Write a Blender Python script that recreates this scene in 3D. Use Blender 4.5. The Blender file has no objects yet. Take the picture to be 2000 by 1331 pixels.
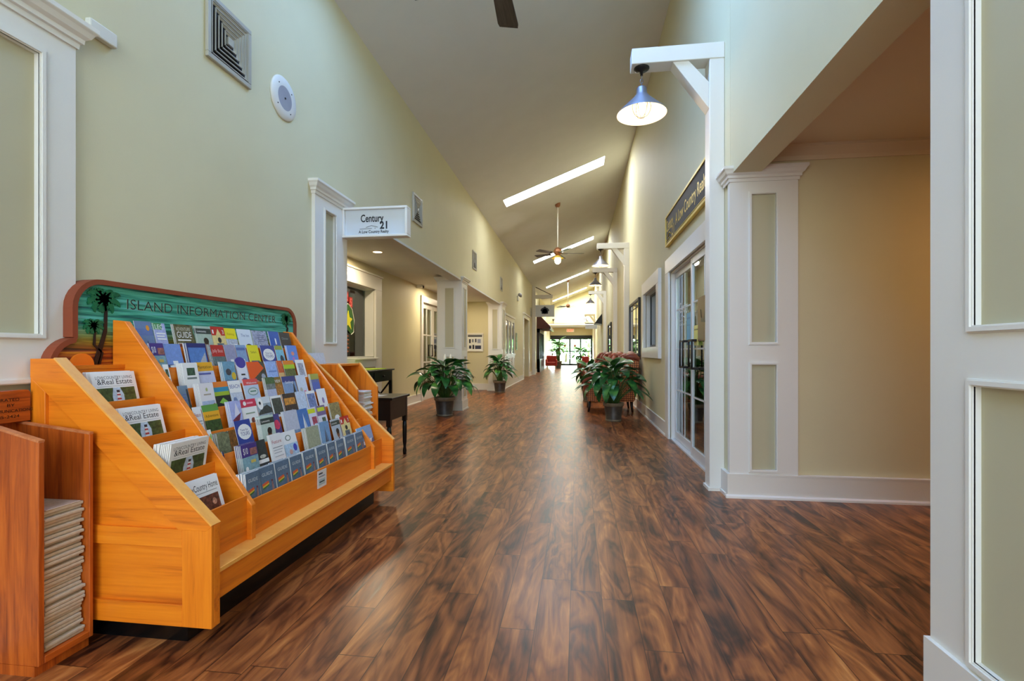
import bpy, math, random
from math import sin, cos, pi, radians as R
random.seed(7)
SC = bpy.context.scene
COL = SC.collection

def lin(c):
    return tuple(((v/255)/12.92 if v/255 <= .04045 else ((v/255+.055)/1.055)**2.4) for v in c[:3])

# ---------------------------------------------------------------- camera
TH = math.atan(128/960)
cam = bpy.data.objects.new('camera', bpy.data.cameras.new('camera')); COL.objects.link(cam)
cam.location = (0, 0, 1.1); cam.rotation_euler = (pi/2, 0, TH)
cam.data.sensor_width = 36; cam.data.lens = 960/2000*36; cam.data.shift_y = 21.5/2000
cam.data.clip_start = .05; cam.data.clip_end = 400
SC.camera = cam
# ---------------------------------------------------------------- exposure, world, fill light
vs = SC.view_settings
SC.display_settings.display_device = 'sRGB'
vs.view_transform = 'Standard'; vs.look = 'None'; vs.gamma = 1; vs.use_curve_mapping = False
vs.exposure = 0.0
try:
    SC.cycles.max_bounces = 9; SC.cycles.diffuse_bounces = 6; SC.cycles.glossy_bounces = 4
    SC.cycles.sample_clamp_indirect = 6; SC.cycles.use_denoising = True
except Exception: pass
W = bpy.data.worlds.new('world'); SC.world = W; W.use_nodes = True
bg = W.node_tree.nodes['Background']; bg.inputs[0].default_value = (.78, .9, 1, 1); bg.inputs[1].default_value = 56.0

def area(name, loc, rot, sx, sy, power, col):
    l = bpy.data.lights.new(name, 'AREA'); l.shape = 'RECTANGLE'; l.size = sx; l.size_y = sy; l.energy = power; l.color = col
    o = bpy.data.objects.new(name, l); o.location = loc; o.rotation_euler = rot; COL.objects.link(o); return o
# added soft fill behind the camera, in front of a closed wall
area('near_end_fill', (-.5, -3.75, 2.3), (R(90), 0, 0), 3.1, 3.8, 230, (.74, .86, 1))
SKY_E = 30.0          # skylight lenses
# recessed ceiling lights of the side spaces and the lamps
def point(name, loc, power, col, r=.05):
    l = bpy.data.lights.new(name, 'POINT'); l.energy = power; l.color = col; l.shadow_soft_size = r
    o = bpy.data.objects.new(name, l); o.location = loc; COL.objects.link(o); return o
area('alcove_downlight_light', (-2.95, 6.9, 2.5), (0, 0, 0), .16, .16, 26, (1, .82, .56))
area('alcove_downlight_light', (-2.95, 10.5, 2.5), (0, 0, 0), .16, .16, 24, (1, .84, .6))
area('alcove_downlight_light', (-2.9, 12.9, 2.5), (0, 0, 0), .16, .16, 14, (1, .84, .6))
area('corridor_downlight_light', (3.3, 2.7, 2.58), (0, 0, 0), .16, .16, 18, (1, .48, .16))
area('office_light', (2.9, 5.6, 2.4), (0, 0, 0), .6, .6, 60, (.95, 1, .85))
area('lobby_light', (-.6, 36.6, 2.9), (0, 0, 0), 1.5, 1.5, 60, (1, .93, .78))

# ---------------------------------------------------------------- materials
def nmat(name):
    m = bpy.data.materials.new(name); m.use_nodes = True
    nt = m.node_tree; return m, nt, nt.nodes['Principled BSDF']
def N(nt, t, **kw):
    n = nt.nodes.new(t)
    for k, v in kw.items():
        if isinstance(k, str) and hasattr(n, k): setattr(n, k, v)
    return n
def setin(n, **kw):
    for k, v in kw.items():
        n.inputs[k.replace('_', ' ')].default_value = v
def ramp(nt, stops):
    r = nt.nodes.new('ShaderNodeValToRGB'); e = r.color_ramp.elements
    while len(e) < len(stops): e.new(.5)
    for i, (p, c) in enumerate(stops): e[i].position = p; e[i].color = (*lin(c), 1)
    return r
def mat(name, col, rough=.5, metal=0, var=.06, vs_=3.0, bump=0, bs=80, coat=0, emit=None, es=0, alpha=None, trans=0, ior=1.45):
    m, nt, b = nmat(name); L = nt.links
    c = lin(col)
    if var:
        tc = N(nt, 'ShaderNodeTexCoord'); no = N(nt, 'ShaderNodeTexNoise'); setin(no, Scale=vs_, Detail=4.0)
        L.new(tc.outputs['Object'], no.inputs['Vector'])
        r = nt.nodes.new('ShaderNodeValToRGB'); r.color_ramp.elements[0].position = .3; r.color_ramp.elements[1].position = .7
        r.color_ramp.elements[0].color = (*[x*(1-var) for x in c], 1); r.color_ramp.elements[1].color = (*[min(1, x*(1+var)) for x in c], 1)
        L.new(no.outputs['Fac'], r.inputs[0]); L.new(r.outputs[0], b.inputs['Base Color'])
    else: b.inputs['Base Color'].default_value = (*c, 1)
    b.inputs['Roughness'].default_value = rough; b.inputs['Metallic'].default_value = metal
    b.inputs['Coat Weight'].default_value = coat; b.inputs['IOR'].default_value = ior
    b.inputs['Transmission Weight'].default_value = trans
    if bump:
        tc = N(nt, 'ShaderNodeTexCoord'); no = N(nt, 'ShaderNodeTexNoise'); setin(no, Scale=float(bs), Detail=3.0)
        L.new(tc.outputs['Object'], no.inputs['Vector'])
        bp = N(nt, 'ShaderNodeBump'); bp.inputs['Strength'].default_value = bump; bp.inputs['Distance'].default_value = .003
        L.new(no.outputs['Fac'], bp.inputs['Height']); L.new(bp.outputs[0], b.inputs['Normal'])
    if emit: b.inputs['Emission Color'].default_value = (*lin(emit), 1); b.inputs['Emission Strength'].default_value = es
    if alpha is not None: b.inputs['Alpha'].default_value = alpha
    return m
def wood(name, stops, axis='Z', scale=1.0, rough=.42, coat=.12, stretch=14, bump=.15, dist=1.2):
    """grain running along AXIS of world/object space"""
    m, nt, b = nmat(name); L = nt.links
    tc = N(nt, 'ShaderNodeTexCoord'); mp = N(nt, 'ShaderNodeMapping')
    s = [stretch*scale]*3; s['XYZ'.index(axis)] = 1.1*scale; mp.inputs['Scale'].default_value = s
    L.new(tc.outputs['Object'], mp.inputs['Vector'])
    n1 = N(nt, 'ShaderNodeTexNoise'); setin(n1, Scale=1.0, Detail=6.0, Roughness=.6, Distortion=dist)
    L.new(mp.outputs[0], n1.inputs['Vector'])
    mp2 = N(nt, 'ShaderNodeMapping'); s2 = [x*9 for x in s]; s2['XYZ'.index(axis)] = 5*scale; mp2.inputs['Scale'].default_value = s2
    L.new(tc.outputs['Object'], mp2.inputs['Vector'])
    n2 = N(nt, 'ShaderNodeTexNoise'); setin(n2, Scale=1.0, Detail=3.0); L.new(mp2.outputs[0], n2.inputs['Vector'])
    mx = N(nt, 'ShaderNodeMath', operation='MULTIPLY_ADD'); mx.inputs[1].default_value = .35
    sub = N(nt, 'ShaderNodeMath', operation='SUBTRACT'); sub.inputs[1].default_value = .5
    L.new(n2.outputs['Fac'], sub.inputs[0]); L.new(sub.outputs[0], mx.inputs[0]); L.new(n1.outputs['Fac'], mx.inputs[2])
    r = ramp(nt, stops); L.new(mx.outputs[0], r.inputs[0]); L.new(r.outputs[0], b.inputs['Base Color'])
    setin(b, Roughness=rough); b.inputs['Coat Weight'].default_value = coat; b.inputs['Coat Roughness'].default_value = .2
    bp = N(nt, 'ShaderNodeBump'); bp.inputs['Strength'].default_value = bump; bp.inputs['Distance'].default_value = .002
    L.new(mx.outputs[0], bp.inputs['Height']); L.new(bp.outputs[0], b.inputs['Normal'])
    return m

M = {}
M['wall'] = mat('wall_paint', (212, 204, 166), .62, var=.015, bump=.12, bs=140)
M['ceil'] = mat('ceiling_paint', (216, 216, 210), .8, var=.02)
M['trim'] = mat('trim_paint', (226, 223, 214), .34, var=.012)
M['inset'] = mat('inset_panel_paint', (188, 181, 150), .5, var=.015)
M['crown'] = mat('crown_paint', (222, 206, 176), .45, var=.01)
O_ST = [(.2, (186, 90, 10)), (.42, (228, 122, 17)), (.6, (238, 134, 22)), (.82, (246, 156, 40))]
M['oakY'] = wood('golden_oak_across', O_ST, 'Y', 1.0)
M['oakX'] = wood('golden_oak_deep', O_ST, 'X', 1.0)
M['oakZ'] = wood('golden_oak_upright', O_ST, 'Z', 1.0)
M['oakEdge'] = wood('golden_oak_edge', [(.2, (232, 150, 54)), (.6, (242, 172, 78)), (.85, (246, 188, 98))], 'X', .6)
D_ST = [(.25, (104, 40, 8)), (.42, (162, 72, 18)), (.58, (192, 92, 24)), (.8, (208, 110, 36))]
M['doakZ'] = wood('brown_oak_upright', D_ST, 'Z', 1.3, rough=.42)
M['doakY'] = wood('brown_oak_across', D_ST, 'Y', 1.3, rough=.42)
M['doakEdge'] = wood('brown_oak_edge', [(.3, (176, 96, 50)), (.7, (214, 140, 90))], 'Y', 1.3)
M['black'] = mat('black_lacquer', (14, 13, 13), .3, var=.2)
M['kick'] = mat('black_kick_base', (10, 10, 10), .22, var=.3, vs_=30)
M['iron'] = mat('dark_metal', (46, 42, 40), .4, metal=.7, var=.1)
M['zinc'] = mat('zinc_grey_metal', (128, 128, 138), .38, metal=.6, var=.08)
M['enamel'] = mat('white_enamel', (244, 240, 226), .35, var=.02)
M['bulb'] = mat('lit_bulb', (255, 240, 205), .4, var=0, emit=(255, 214, 150), es=5)
M['bulbfar'] = mat('lit_fan_globe', (255, 246, 220), .4, var=0, emit=(255, 238, 200), es=5)
M['down'] = mat('lit_downlight', (255, 240, 215), .4, var=0, emit=(255, 228, 178), es=7)
M['tube'] = mat('lit_office_panel', (255, 255, 240), .4, var=0, emit=(245, 255, 235), es=5)
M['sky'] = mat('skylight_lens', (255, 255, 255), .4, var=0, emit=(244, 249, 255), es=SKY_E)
M['skydim'] = mat('blue_skylight_lens', (255, 255, 255), .4, var=0, emit=(136, 184, 255), es=33)  # blue emission set to cool the near side walls
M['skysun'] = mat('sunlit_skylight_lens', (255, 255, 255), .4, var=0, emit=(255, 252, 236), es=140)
M['alu'] = mat('white_aluminium', (214, 216, 216), .32, metal=.1, var=.02)
M['vent'] = mat('vent_metal', (178, 176, 164), .4, metal=.1, var=.03)
M['ventdark'] = mat('vent_throat', (22, 22, 30), .8, var=.1)
M['plastic'] = mat('white_plastic', (218, 216, 206), .45, var=.02)
M['spk'] = mat('speaker_mesh', (150, 150, 156), .6, var=.1, bump=.5, bs=400)
M['frame'] = mat('dark_bronze_frame', (36, 40, 40), .4, metal=.3, var=.1)
M['mframe'] = mat('dark_mirror_frame', (34, 28, 26), .35, var=.1)
M['mirror'] = mat('mirror_glass', (225, 228, 228), .03, metal=1, var=0)
M['leather'] = mat('brown_leather', (136, 68, 50), .38, var=.25, vs_=9, bump=.3, bs=60, coat=.1)
M['darkwood'] = mat('dark_turned_wood', (36, 20, 14), .3, var=.2)
M['red'] = mat('red_upholstery', (150, 40, 34), .7, var=.12, vs_=20)
M['soil'] = mat('potting_soil', (38, 26, 18), .95, var=.3, vs_=50, bump=.6, bs=90)
M['stem'] = mat('plant_stem', (70, 104, 44), .5, var=.15)
M['bark'] = mat('tree_bark', (80, 60, 44), .9, var=.2, bump=.5)
M['fan'] = wood('fan_blade_wood', [(.3, (48, 44, 40)), (.7, (84, 78, 70))], 'Y', 2, coat=0)
M['copper'] = mat('copper_fan_housing', (150, 100, 66), .4, metal=.4, var=.1)
M['gold'] = mat('gold_leaf', (228, 196, 84), .4, metal=.2, var=.06)
M['navy'] = mat('navy_sign_board', (12, 20, 34), .6, var=.25, vs_=6)
M['ink'] = mat('black_lettering', (26, 30, 36), .5, var=0)
M['white'] = mat('white_lettering', (232, 238, 240), .5, var=0)
M['signw'] = mat('white_sign_board', (206, 212, 216), .4, var=.01)
M['brownroof'] = mat('brown_shingle_awning', (78, 42, 34), .7, var=.25, vs_=20, bump=.5, bs=30)
M['carpet'] = mat('office_carpet', (110, 128, 84), .95, var=.1, vs_=30)
M['offwall'] = mat('office_wall_paint', (196, 192, 140), .7, var=.03)
M['grass'] = mat('outdoor_grass', (120, 160, 90), .9, var=.3, vs_=2)
M['leafout'] = mat('outdoor_foliage', (104, 150, 84), .7, var=.4, vs_=3)
M['pave'] = mat('outdoor_paving', (210, 206, 196), .9, var=.1)
M['paper'] = mat('white_paper', (226, 224, 216), .7, var=.02)
M['newsedge'] = mat('newsprint', (196, 186, 166), .85, var=.12, vs_=60)
M['greencloth'] = mat('lime_paper', (150, 176, 40), .7, var=.1)
M['signbrown'] = mat('carved_sign_rim', (140, 66, 36), .6, var=.15, vs_=5)
M['palm'] = mat('painted_palm_green', (18, 104, 62), .5, var=.2, vs_=12)
M['palmlight'] = mat('carved_pale_edge', (150, 180, 150), .6, var=.05)
M['trunk'] = mat('painted_trunk', (34, 20, 16), .5, var=.2)
M['sun'] = mat('painted_orange_sun', (240, 124, 22), .5, var=.05)
M['clear'] = mat('clear_acrylic', (235, 240, 245), .08, var=0, alpha=.22)
M['exit'] = mat('lit_exit_sign', (255, 120, 90), .5, var=0, emit=(255, 96, 60), es=1.6)
M['blinds'] = mat('brown_blinds', (78, 58, 46), .6, var=.15)

def glass(name, tint=(.9, .96, .93), alpha=.16, rough=.02):
    m, nt, b = nmat(name); L = nt.links
    tr = N(nt, 'ShaderNodeBsdfTransparent'); tr.inputs[0].default_value = (*tint, 1)
    gl = N(nt, 'ShaderNodeBsdfGlossy'); gl.inputs['Roughness'].default_value = rough; gl.inputs[0].default_value = (.9, .95, 1, 1)
    fr = N(nt, 'ShaderNodeFresnel'); fr.inputs[0].default_value = 1.5
    ad = N(nt, 'ShaderNodeMath', operation='ADD'); ad.inputs[1].default_value = alpha*.3; L.new(fr.outputs[0], ad.inputs[0])
    mx = N(nt, 'ShaderNodeMixShader'); L.new(ad.outputs[0], mx.inputs[0]); L.new(tr.outputs[0], mx.inputs[1]); L.new(gl.outputs[0], mx.inputs[2])
    L.new(mx.outputs[0], nt.nodes['Material Output'].inputs[0]); return m
M['glass'] = glass('clear_glass'); M['glassg'] = glass('office_glass', (.8, .9, .8), .5)

def floor_mat():
    m, nt, b = nmat('walnut_plank_floor'); L = nt.links
    tc = N(nt, 'ShaderNodeTexCoord'); sp = N(nt, 'ShaderNodeSeparateXYZ'); L.new(tc.outputs['Object'], sp.inputs[0])
    def mt(op, a, b_=None, c_=None):
        n = N(nt, 'ShaderNodeMath', operation=op)
        for i, v in enumerate((a, b_, c_)):
            if v is None: continue
            if isinstance(v, (int, float)): n.inputs[i].default_value = v
            else: L.new(v, n.inputs[i])
        return n.outputs[0]
    wd, ln = .138, 1.22
    px = mt('DIVIDE', mt('ADD', sp.outputs[0], 8.035), wd); ix = mt('FLOOR', px); fx = mt('SUBTRACT', px, ix)
    wn = N(nt, 'ShaderNodeTexWhiteNoise', noise_dimensions='1D'); L.new(ix, wn.inputs['W'])
    py = mt('ADD', mt('DIVIDE', sp.outputs[1], ln), mt('MULTIPLY', wn.outputs['Value'], 7.0)); iy = mt('FLOOR', py); fy = mt('SUBTRACT', py, iy)
    cmb = N(nt, 'ShaderNodeCombineXYZ'); L.new(ix, cmb.inputs[0]); L.new(iy, cmb.inputs[1])
    w2 = N(nt, 'ShaderNodeTexWhiteNoise', noise_dimensions='2D'); L.new(cmb.outputs[0], w2.inputs['Vector'])
    rnd = w2.outputs['Value']
    # grain coordinates, moved for every plank
    v = N(nt, 'ShaderNodeCombineXYZ')
    L.new(mt('ADD', mt('MULTIPLY', sp.outputs[0], 3.4), mt('MULTIPLY', rnd, 37.0)), v.inputs[0])
    L.new(mt('ADD', mt('MULTIPLY', sp.outputs[1], .85), mt('MULTIPLY', rnd, 91.0)), v.inputs[1]); L.new(mt('MULTIPLY', rnd, 13.0), v.inputs[2])
    n1 = N(nt, 'ShaderNodeTexNoise'); setin(n1, Scale=1.5, Detail=3.0, Roughness=.5, Distortion=1.3); L.new(v.outputs[0], n1.inputs['Vector'])
    # contour lines of the noise look like the figure of walnut
    band = mt('FRACT', mt('MULTIPLY', n1.outputs['Fac'], 5.0))
    tri = mt('ABSOLUTE', mt('SUBTRACT', band, .5))
    v3 = N(nt, 'ShaderNodeCombineXYZ')
    L.new(mt('ADD', mt('MULTIPLY', sp.outputs[0], 60), mt('MULTIPLY', rnd, 37.0)), v3.inputs[0]); L.new(mt('MULTIPLY', sp.outputs[1], 2.4), v3.inputs[1]); L.new(mt('MULTIPLY', n1.outputs['Fac'], 5.0), v3.inputs[2])
    n3 = N(nt, 'ShaderNodeTexNoise'); setin(n3, Scale=1.0, Detail=4.0, Roughness=.6); L.new(v3.outputs[0], n3.inputs['Vector'])
    v4 = N(nt, 'ShaderNodeCombineXYZ')
    L.new(mt('ADD', mt('MULTIPLY', sp.outputs[0], 8), mt('MULTIPLY', rnd, 17.0)), v4.inputs[0]); L.new(mt('ADD', mt('MULTIPLY', sp.outputs[1], .9), mt('MULTIPLY', rnd, 50.0)), v4.inputs[1])
    n4 = N(nt, 'ShaderNodeTexNoise'); setin(n4, Scale=1.0, Detail=5.0, Roughness=.55, Distortion=.9); L.new(v4.outputs[0], n4.inputs['Vector'])
    f = mt('ADD', mt('ADD', mt('MULTIPLY', tri, .42), mt('MULTIPLY', n3.outputs['Fac'], .34)), mt('ADD', mt('MULTIPLY', n4.outputs['Fac'], .75), mt('MULTIPLY', rnd, .12)))
    r = ramp(nt, [(.5, (44, 22, 14)), (.61, (98, 52, 27)), (.74, (138, 78, 40)), (.87, (168, 102, 52)), (1.0, (202, 136, 76))])
    L.new(f, r.inputs[0])
    # seams
    ex = mt('MINIMUM', fx, mt('SUBTRACT', 1.0, fx)); ey = mt('MINIMUM', fy, mt('SUBTRACT', 1.0, fy))
    seam = mt('MAXIMUM', mt('LESS_THAN', ex, .012), mt('LESS_THAN', ey, .0016))
    mx = N(nt, 'ShaderNodeMix', data_type='RGBA'); L.new(mt('MULTIPLY', seam, .75), mx.inputs['Factor'])
    L.new(r.outputs[0], mx.inputs['A']); mx.inputs['B'].default_value = (*lin((34, 16, 10)), 1)
    L.new(mx.outputs['Result'], b.inputs['Base Color'])
    L.new(mt('ADD', mt('MULTIPLY', n3.outputs['Fac'], .12), .25), b.inputs['Roughness'])
    bp = N(nt, 'ShaderNodeBump'); bp.inputs['Strength'].default_value = .22; bp.inputs['Distance'].default_value = .002
    L.new(mt('SUBTRACT', mt('MULTIPLY', n3.outputs['Fac'], .5), seam), bp.inputs['Height']); L.new(bp.outputs[0], b.inputs['Normal'])
    return m
M['floor'] = floor_mat()

def wicker_mat():
    m, nt, b = nmat('woven_wicker'); L = nt.links
    tc = N(nt, 'ShaderNodeTexCoord'); sp = N(nt, 'ShaderNodeSeparateXYZ'); L.new(tc.outputs['Object'], sp.inputs[0])
    def mt(op, a, b_=None):
        n = N(nt, 'ShaderNodeMath', operation=op)
        for i, v in enumerate((a, b_)):
            if v is None: continue
            if isinstance(v, (int, float)): n.inputs[i].default_value = v
            else: L.new(v, n.inputs[i])
        return n.outputs[0]
    u = mt('ADD', sp.outputs[0], sp.outputs[1])
    a = mt('ABSOLUTE', mt('SINE', mt('MULTIPLY', u, 85.0))); c = mt('ABSOLUTE', mt('SINE', mt('MULTIPLY', sp.outputs[2], 85.0)))
    h = mt('MULTIPLY', a, c)
    no = N(nt, 'ShaderNodeTexNoise'); setin(no, Scale=30.0, Detail=3.0); L.new(tc.outputs['Object'], no.inputs['Vector'])
    f = mt('ADD', mt('MULTIPLY', h, .6), mt('MULTIPLY', no.outputs['Fac'], .4))
    r = ramp(nt, [(.15, (60, 32, 18)), (.4, (158, 84, 38)), (.7, (214, 132, 64))]); L.new(f, r.inputs[0]); L.new(r.outputs[0], b.inputs['Base Color'])
    bp = N(nt, 'ShaderNodeBump'); bp.inputs['Strength'].default_value = .8; bp.inputs['Distance'].default_value = .006; L.new(h, bp.inputs['Height']); L.new(bp.outputs[0], b.inputs['Normal'])
    setin(b, Roughness=.5); return m
M['wicker'] = wicker_mat()
def leaf_mat():
    m, nt, b = nmat('glossy_lily_leaf'); L = nt.links
    tc = N(nt, 'ShaderNodeTexCoord'); no = N(nt, 'ShaderNodeTexNoise'); setin(no, Scale=7.0, Detail=2.0); L.new(tc.outputs['Object'], no.inputs['Vector'])
    r = ramp(nt, [(.3, (20, 58, 28)), (.52, (38, 100, 46)), (.72, (96, 156, 66))]); L.new(no.outputs['Fac'], r.inputs[0]); L.new(r.outputs[0], b.inputs['Base Color'])
    setin(b, Roughness=.3); b.inputs['Subsurface Weight'].default_value = 0
    return m
M['leaf'] = leaf_mat()
M['pot'] = mat('bronze_plastic_pot', (66, 56, 48), .42, var=.25, vs_=14)
M['potrim'] = mat('worn_pot_rim', (122, 108, 86), .5, var=.2, vs_=20)
# printed ink: colour attribute 'ink' (alpha = how photographic the patch is)
def print_mat():
    m, nt, b = nmat('printed_paper'); L = nt.links
    at = N(nt, 'ShaderNodeAttribute'); at.attribute_name = 'ink'
    tc = N(nt, 'ShaderNodeTexCoord'); no = N(nt, 'ShaderNodeTexNoise'); setin(no, Scale=46.0, Detail=6.0, Roughness=.75); L.new(tc.outputs['Object'], no.inputs['Vector'])
    s = N(nt, 'ShaderNodeMath', operation='SUBTRACT'); s.inputs[1].default_value = .5; L.new(no.outputs['Fac'], s.inputs[0])
    k = N(nt, 'ShaderNodeMath', operation='MULTIPLY'); L.new(s.outputs[0], k.inputs[0]); L.new(at.outputs['Alpha'], k.inputs[1])
    k2 = N(nt, 'ShaderNodeMath', operation='MULTIPLY_ADD'); L.new(k.outputs[0], k2.inputs[0]); k2.inputs[1].default_value = 5.5; k2.inputs[2].default_value = 1.0
    mx = N(nt, 'ShaderNodeVectorMath', operation='SCALE'); L.new(at.outputs['Color'], mx.inputs[0]); L.new(k2.outputs[0], mx.inputs['Scale'])
    L.new(mx.outputs[0], b.inputs['Base Color']); setin(b, Roughness=.3); return m
M['print'] = print_mat()
def sign_mat():
    # carved board: teal with wavy grooves, painted sunset in its low left corner
    m, nt, b = nmat('carved_teal_board'); L = nt.links
    tc = N(nt, 'ShaderNodeTexCoord'); sp = N(nt, 'ShaderNodeSeparateXYZ'); L.new(tc.outputs['Object'], sp.inputs[0])
    mp = N(nt, 'ShaderNodeMapping'); mp.inputs['Scale'].default_value = (1, 3.2, 75); L.new(tc.outputs['Object'], mp.inputs['Vector'])
    n = N(nt, 'ShaderNodeTexNoise'); setin(n, Scale=1.0, Detail=3.0, Distortion=.35); L.new(mp.outputs[0], n.inputs['Vector'])
    r1 = ramp(nt, [(.32, (18, 84, 82)), (.44, (44, 142, 120)), (.58, (84, 184, 156)), (.75, (110, 186, 196))]); L.new(n.outputs['Fac'], r1.inputs[0])
    r2 = ramp(nt, [(.34, (60, 20, 10)), (.5, (150, 60, 16)), (.66, (206, 130, 26))]); L.new(n.outputs['Fac'], r2.inputs[0])
    r3 = ramp(nt, [(.34, (70, 80, 24)), (.5, (130, 130, 36)), (.66, (186, 186, 60))]); L.new(n.outputs['Fac'], r3.inputs[0])
    def mr(a, lo, hi):
        q = N(nt, 'ShaderNodeMapRange'); q.inputs['From Min'].default_value = lo; q.inputs['From Max'].default_value = hi; L.new(a, q.inputs['Value']); return q.outputs[0]
    f1 = mr(sp.outputs[2], .175, .11); f2 = mr(sp.outputs[2], .125, .06)
    m1 = N(nt, 'ShaderNodeMix', data_type='RGBA'); L.new(f1, m1.inputs['Factor']); L.new(r1.outputs[0], m1.inputs['A']); L.new(r3.outputs[0], m1.inputs['B'])
    m2 = N(nt, 'ShaderNodeMix', data_type='RGBA'); L.new(f2, m2.inputs['Factor']); L.new(m1.outputs['Result'], m2.inputs['A']); L.new(r2.outputs[0], m2.inputs['B'])
    L.new(m2.outputs['Result'], b.inputs['Base Color']); setin(b, Roughness=.5)
    bp = N(nt, 'ShaderNodeBump'); bp.inputs['Strength'].default_value = .7; bp.inputs['Distance'].default_value = .006; L.new(n.outputs['Fac'], bp.inputs['Height']); L.new(bp.outputs[0], b.inputs['Normal'])
    return m
M['carved'] = sign_mat()

# ---------------------------------------------------------------- mesh helpers
class MB:
    def __init__(s): s.v = []; s.f = []; s.m = []; s.c = []; s.sm = []
    def add(s, vs, fs, mi=0, col=None, smooth=False):
        b = len(s.v); s.v += [tuple(p) for p in vs]
        for f in fs: s.f.append([i+b for i in f]); s.m.append(mi); s.c.append(col); s.sm.append(smooth)
        return s
    def box(s, x0, x1, y0, y1, z0, z1, mi=0, col=None):
        x0, x1 = min(x0, x1), max(x0, x1); y0, y1 = min(y0, y1), max(y0, y1); z0, z1 = min(z0, z1), max(z0, z1)
        v = [(x0, y0, z0), (x1, y0, z0), (x1, y1, z0), (x0, y1, z0), (x0, y0, z1), (x1, y0, z1), (x1, y1, z1), (x0, y1, z1)]
        return s.add(v, [(0, 3, 2, 1), (4, 5, 6, 7), (0, 1, 5, 4), (1, 2, 6, 5), (2, 3, 7, 6), (3, 0, 4, 7)], mi, col)
    def prism(s, pts, ax, a, b, mi=0, col=None):
        """pts in the two other axes (cyclic order kept: X->(y,z), Y->(x,z), Z->(x,y))"""
        def P(p, t):
            return {'X': (t, p[0], p[1]), 'Y': (p[0], t, p[1]), 'Z': (p[0], p[1], t)}[ax]
        n = len(pts); ar = sum(pts[i][0]*pts[(i+1) % n][1]-pts[(i+1) % n][0]*pts[i][1] for i in range(n))
        if a > b: a, b = b, a
        if (ar < 0) ^ (ax == 'Y'): pts = pts[::-1]
        v = [P(p, a) for p in pts]+[P(p, b) for p in pts]
        fs = [tuple(range(n))[::-1], tuple(range(n, 2*n))]+[(i, (i+1) % n, n+(i+1) % n, n+i) for i in range(n)]
        return s.add(v, fs, mi, col)
    def quad(s, a, b, c, d, mi=0, col=None): return s.add([a, b, c, d], [(0, 1, 2, 3)], mi, col)
    def lathe(s, prof, c=(0, 0, 0), n=24, mi=0, smooth=True, ax='Z', cap=True):
        v = []; f = []
        for r, z in prof:
            for i in range(n):
                a = 2*pi*i/n; p = (r*cos(a), r*sin(a), z)
                if ax == 'X': p = (p[2], p[0], p[1])
                if ax == 'Y': p = (p[1], p[2], p[0])
                v.append((c[0]+p[0], c[1]+p[1], c[2]+p[2]))
        for j in range(len(prof)-1):
            for i in range(n): f.append((j*n+i, j*n+(i+1) % n, (j+1)*n+(i+1) % n, (j+1)*n+i))
        if cap:
            if prof[0][0] > 1e-4: f.append(tuple(range(n))[::-1])
            if prof[-1][0] > 1e-4: f.append(tuple(range((len(prof)-1)*n, len(prof)*n)))
        return s.add(v, f, mi, None, smooth)
    def tube(s, pts, r, n=8, mi=0):
        from mathutils import Vector as V
        pts = [V(p) for p in pts]; rs = r if isinstance(r, (list, tuple)) else [r]*len(pts)
        v = []; f = []; up = V((0, 0, 1))
        for k, p in enumerate(pts):
            t = (pts[min(k+1, len(pts)-1)]-pts[max(k-1, 0)]).normalized()
            u = t.cross(up if abs(t.z) < .95 else V((0, 1, 0))).normalized(); w = u.cross(t)
            for i in range(n):
                a = 2*pi*i/n; v.append(tuple(p+(u*cos(a)+w*sin(a))*rs[k]))
        for j in range(len(pts)-1):
            for i in range(n): f.append((j*n+i, (j+1)*n+i, (j+1)*n+(i+1) % n, j*n+(i+1) % n))
        f += [tuple(range(n)), tuple(range((len(pts)-1)*n, len(pts)*n))[::-1]]
        return s.add(v, f, mi, None, True)
    def beam(s, a, b, w, h, mi=0):
        """rectangular bar from a to b, w across (horizontal), h the other way"""
        from mathutils import Vector as V
        a, b = V(a), V(b); t = (b-a).normalized(); u = t.cross(V((0, 0, 1)) if abs(t.z) < .98 else V((0, 1, 0))).normalized(); q = u.cross(t)
        v = [tuple(p+u*(sx*w/2)+q*(sz*h/2)) for p in (a, b) for sx, sz in ((-1, -1), (1, -1), (1, 1), (-1, 1))]
        return s.add(v, [(0, 1, 2, 3), (7, 6, 5, 4), (0, 4, 5, 1), (1, 5, 6, 2), (2, 6, 7, 3), (3, 7, 4, 0)], mi)
    def text(s, t, P, w=None, h=1.0, mi=0, col=None, offset=0.0, align='L', depth=0):
        """P maps (u along the line, v up) to a point; letters h tall, squeezed to width w if given"""
        vv, ff, W_, = textmesh(t, offset)
        kx = (w/W_) if w else h
        x0 = 0 if align == 'L' else (-(w or W_*h)/2)
        s.add([P(x0+x*kx, y*h) for x, y in vv], ff, mi, col)
        return s
    def build(s, name, mats, parent=None, world=True, bevel=0, seg=1, loc=None):
        me = bpy.data.meshes.new(name)
        off = (0, 0, 0)
        if parent is not None and world: off = tuple(parent.location)
        if loc is not None: off = loc
        me.from_pydata([(x-off[0], y-off[1], z-off[2]) for x, y, z in s.v], [], s.f)
        if not isinstance(mats, (list, tuple)): mats = [mats]
        for m in mats: me.materials.append(m)
        me.polygons.foreach_set('material_index', s.m); me.polygons.foreach_set('use_smooth', s.sm)
        if any(c is not None for c in s.c):
            at = me.color_attributes.new('ink', 'FLOAT_COLOR', 'CORNER'); buf = []
            for p, c in zip(me.polygons, s.c):
                c = c or (1, 1, 1, 0); buf += list(c)*p.loop_total
            at.data.foreach_set('color', buf)
        me.validate(); me.update()
        o = bpy.data.objects.new(name, me); COL.objects.link(o)
        if parent is not None: o.parent = parent
        if loc is not None: o.location = loc
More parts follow.
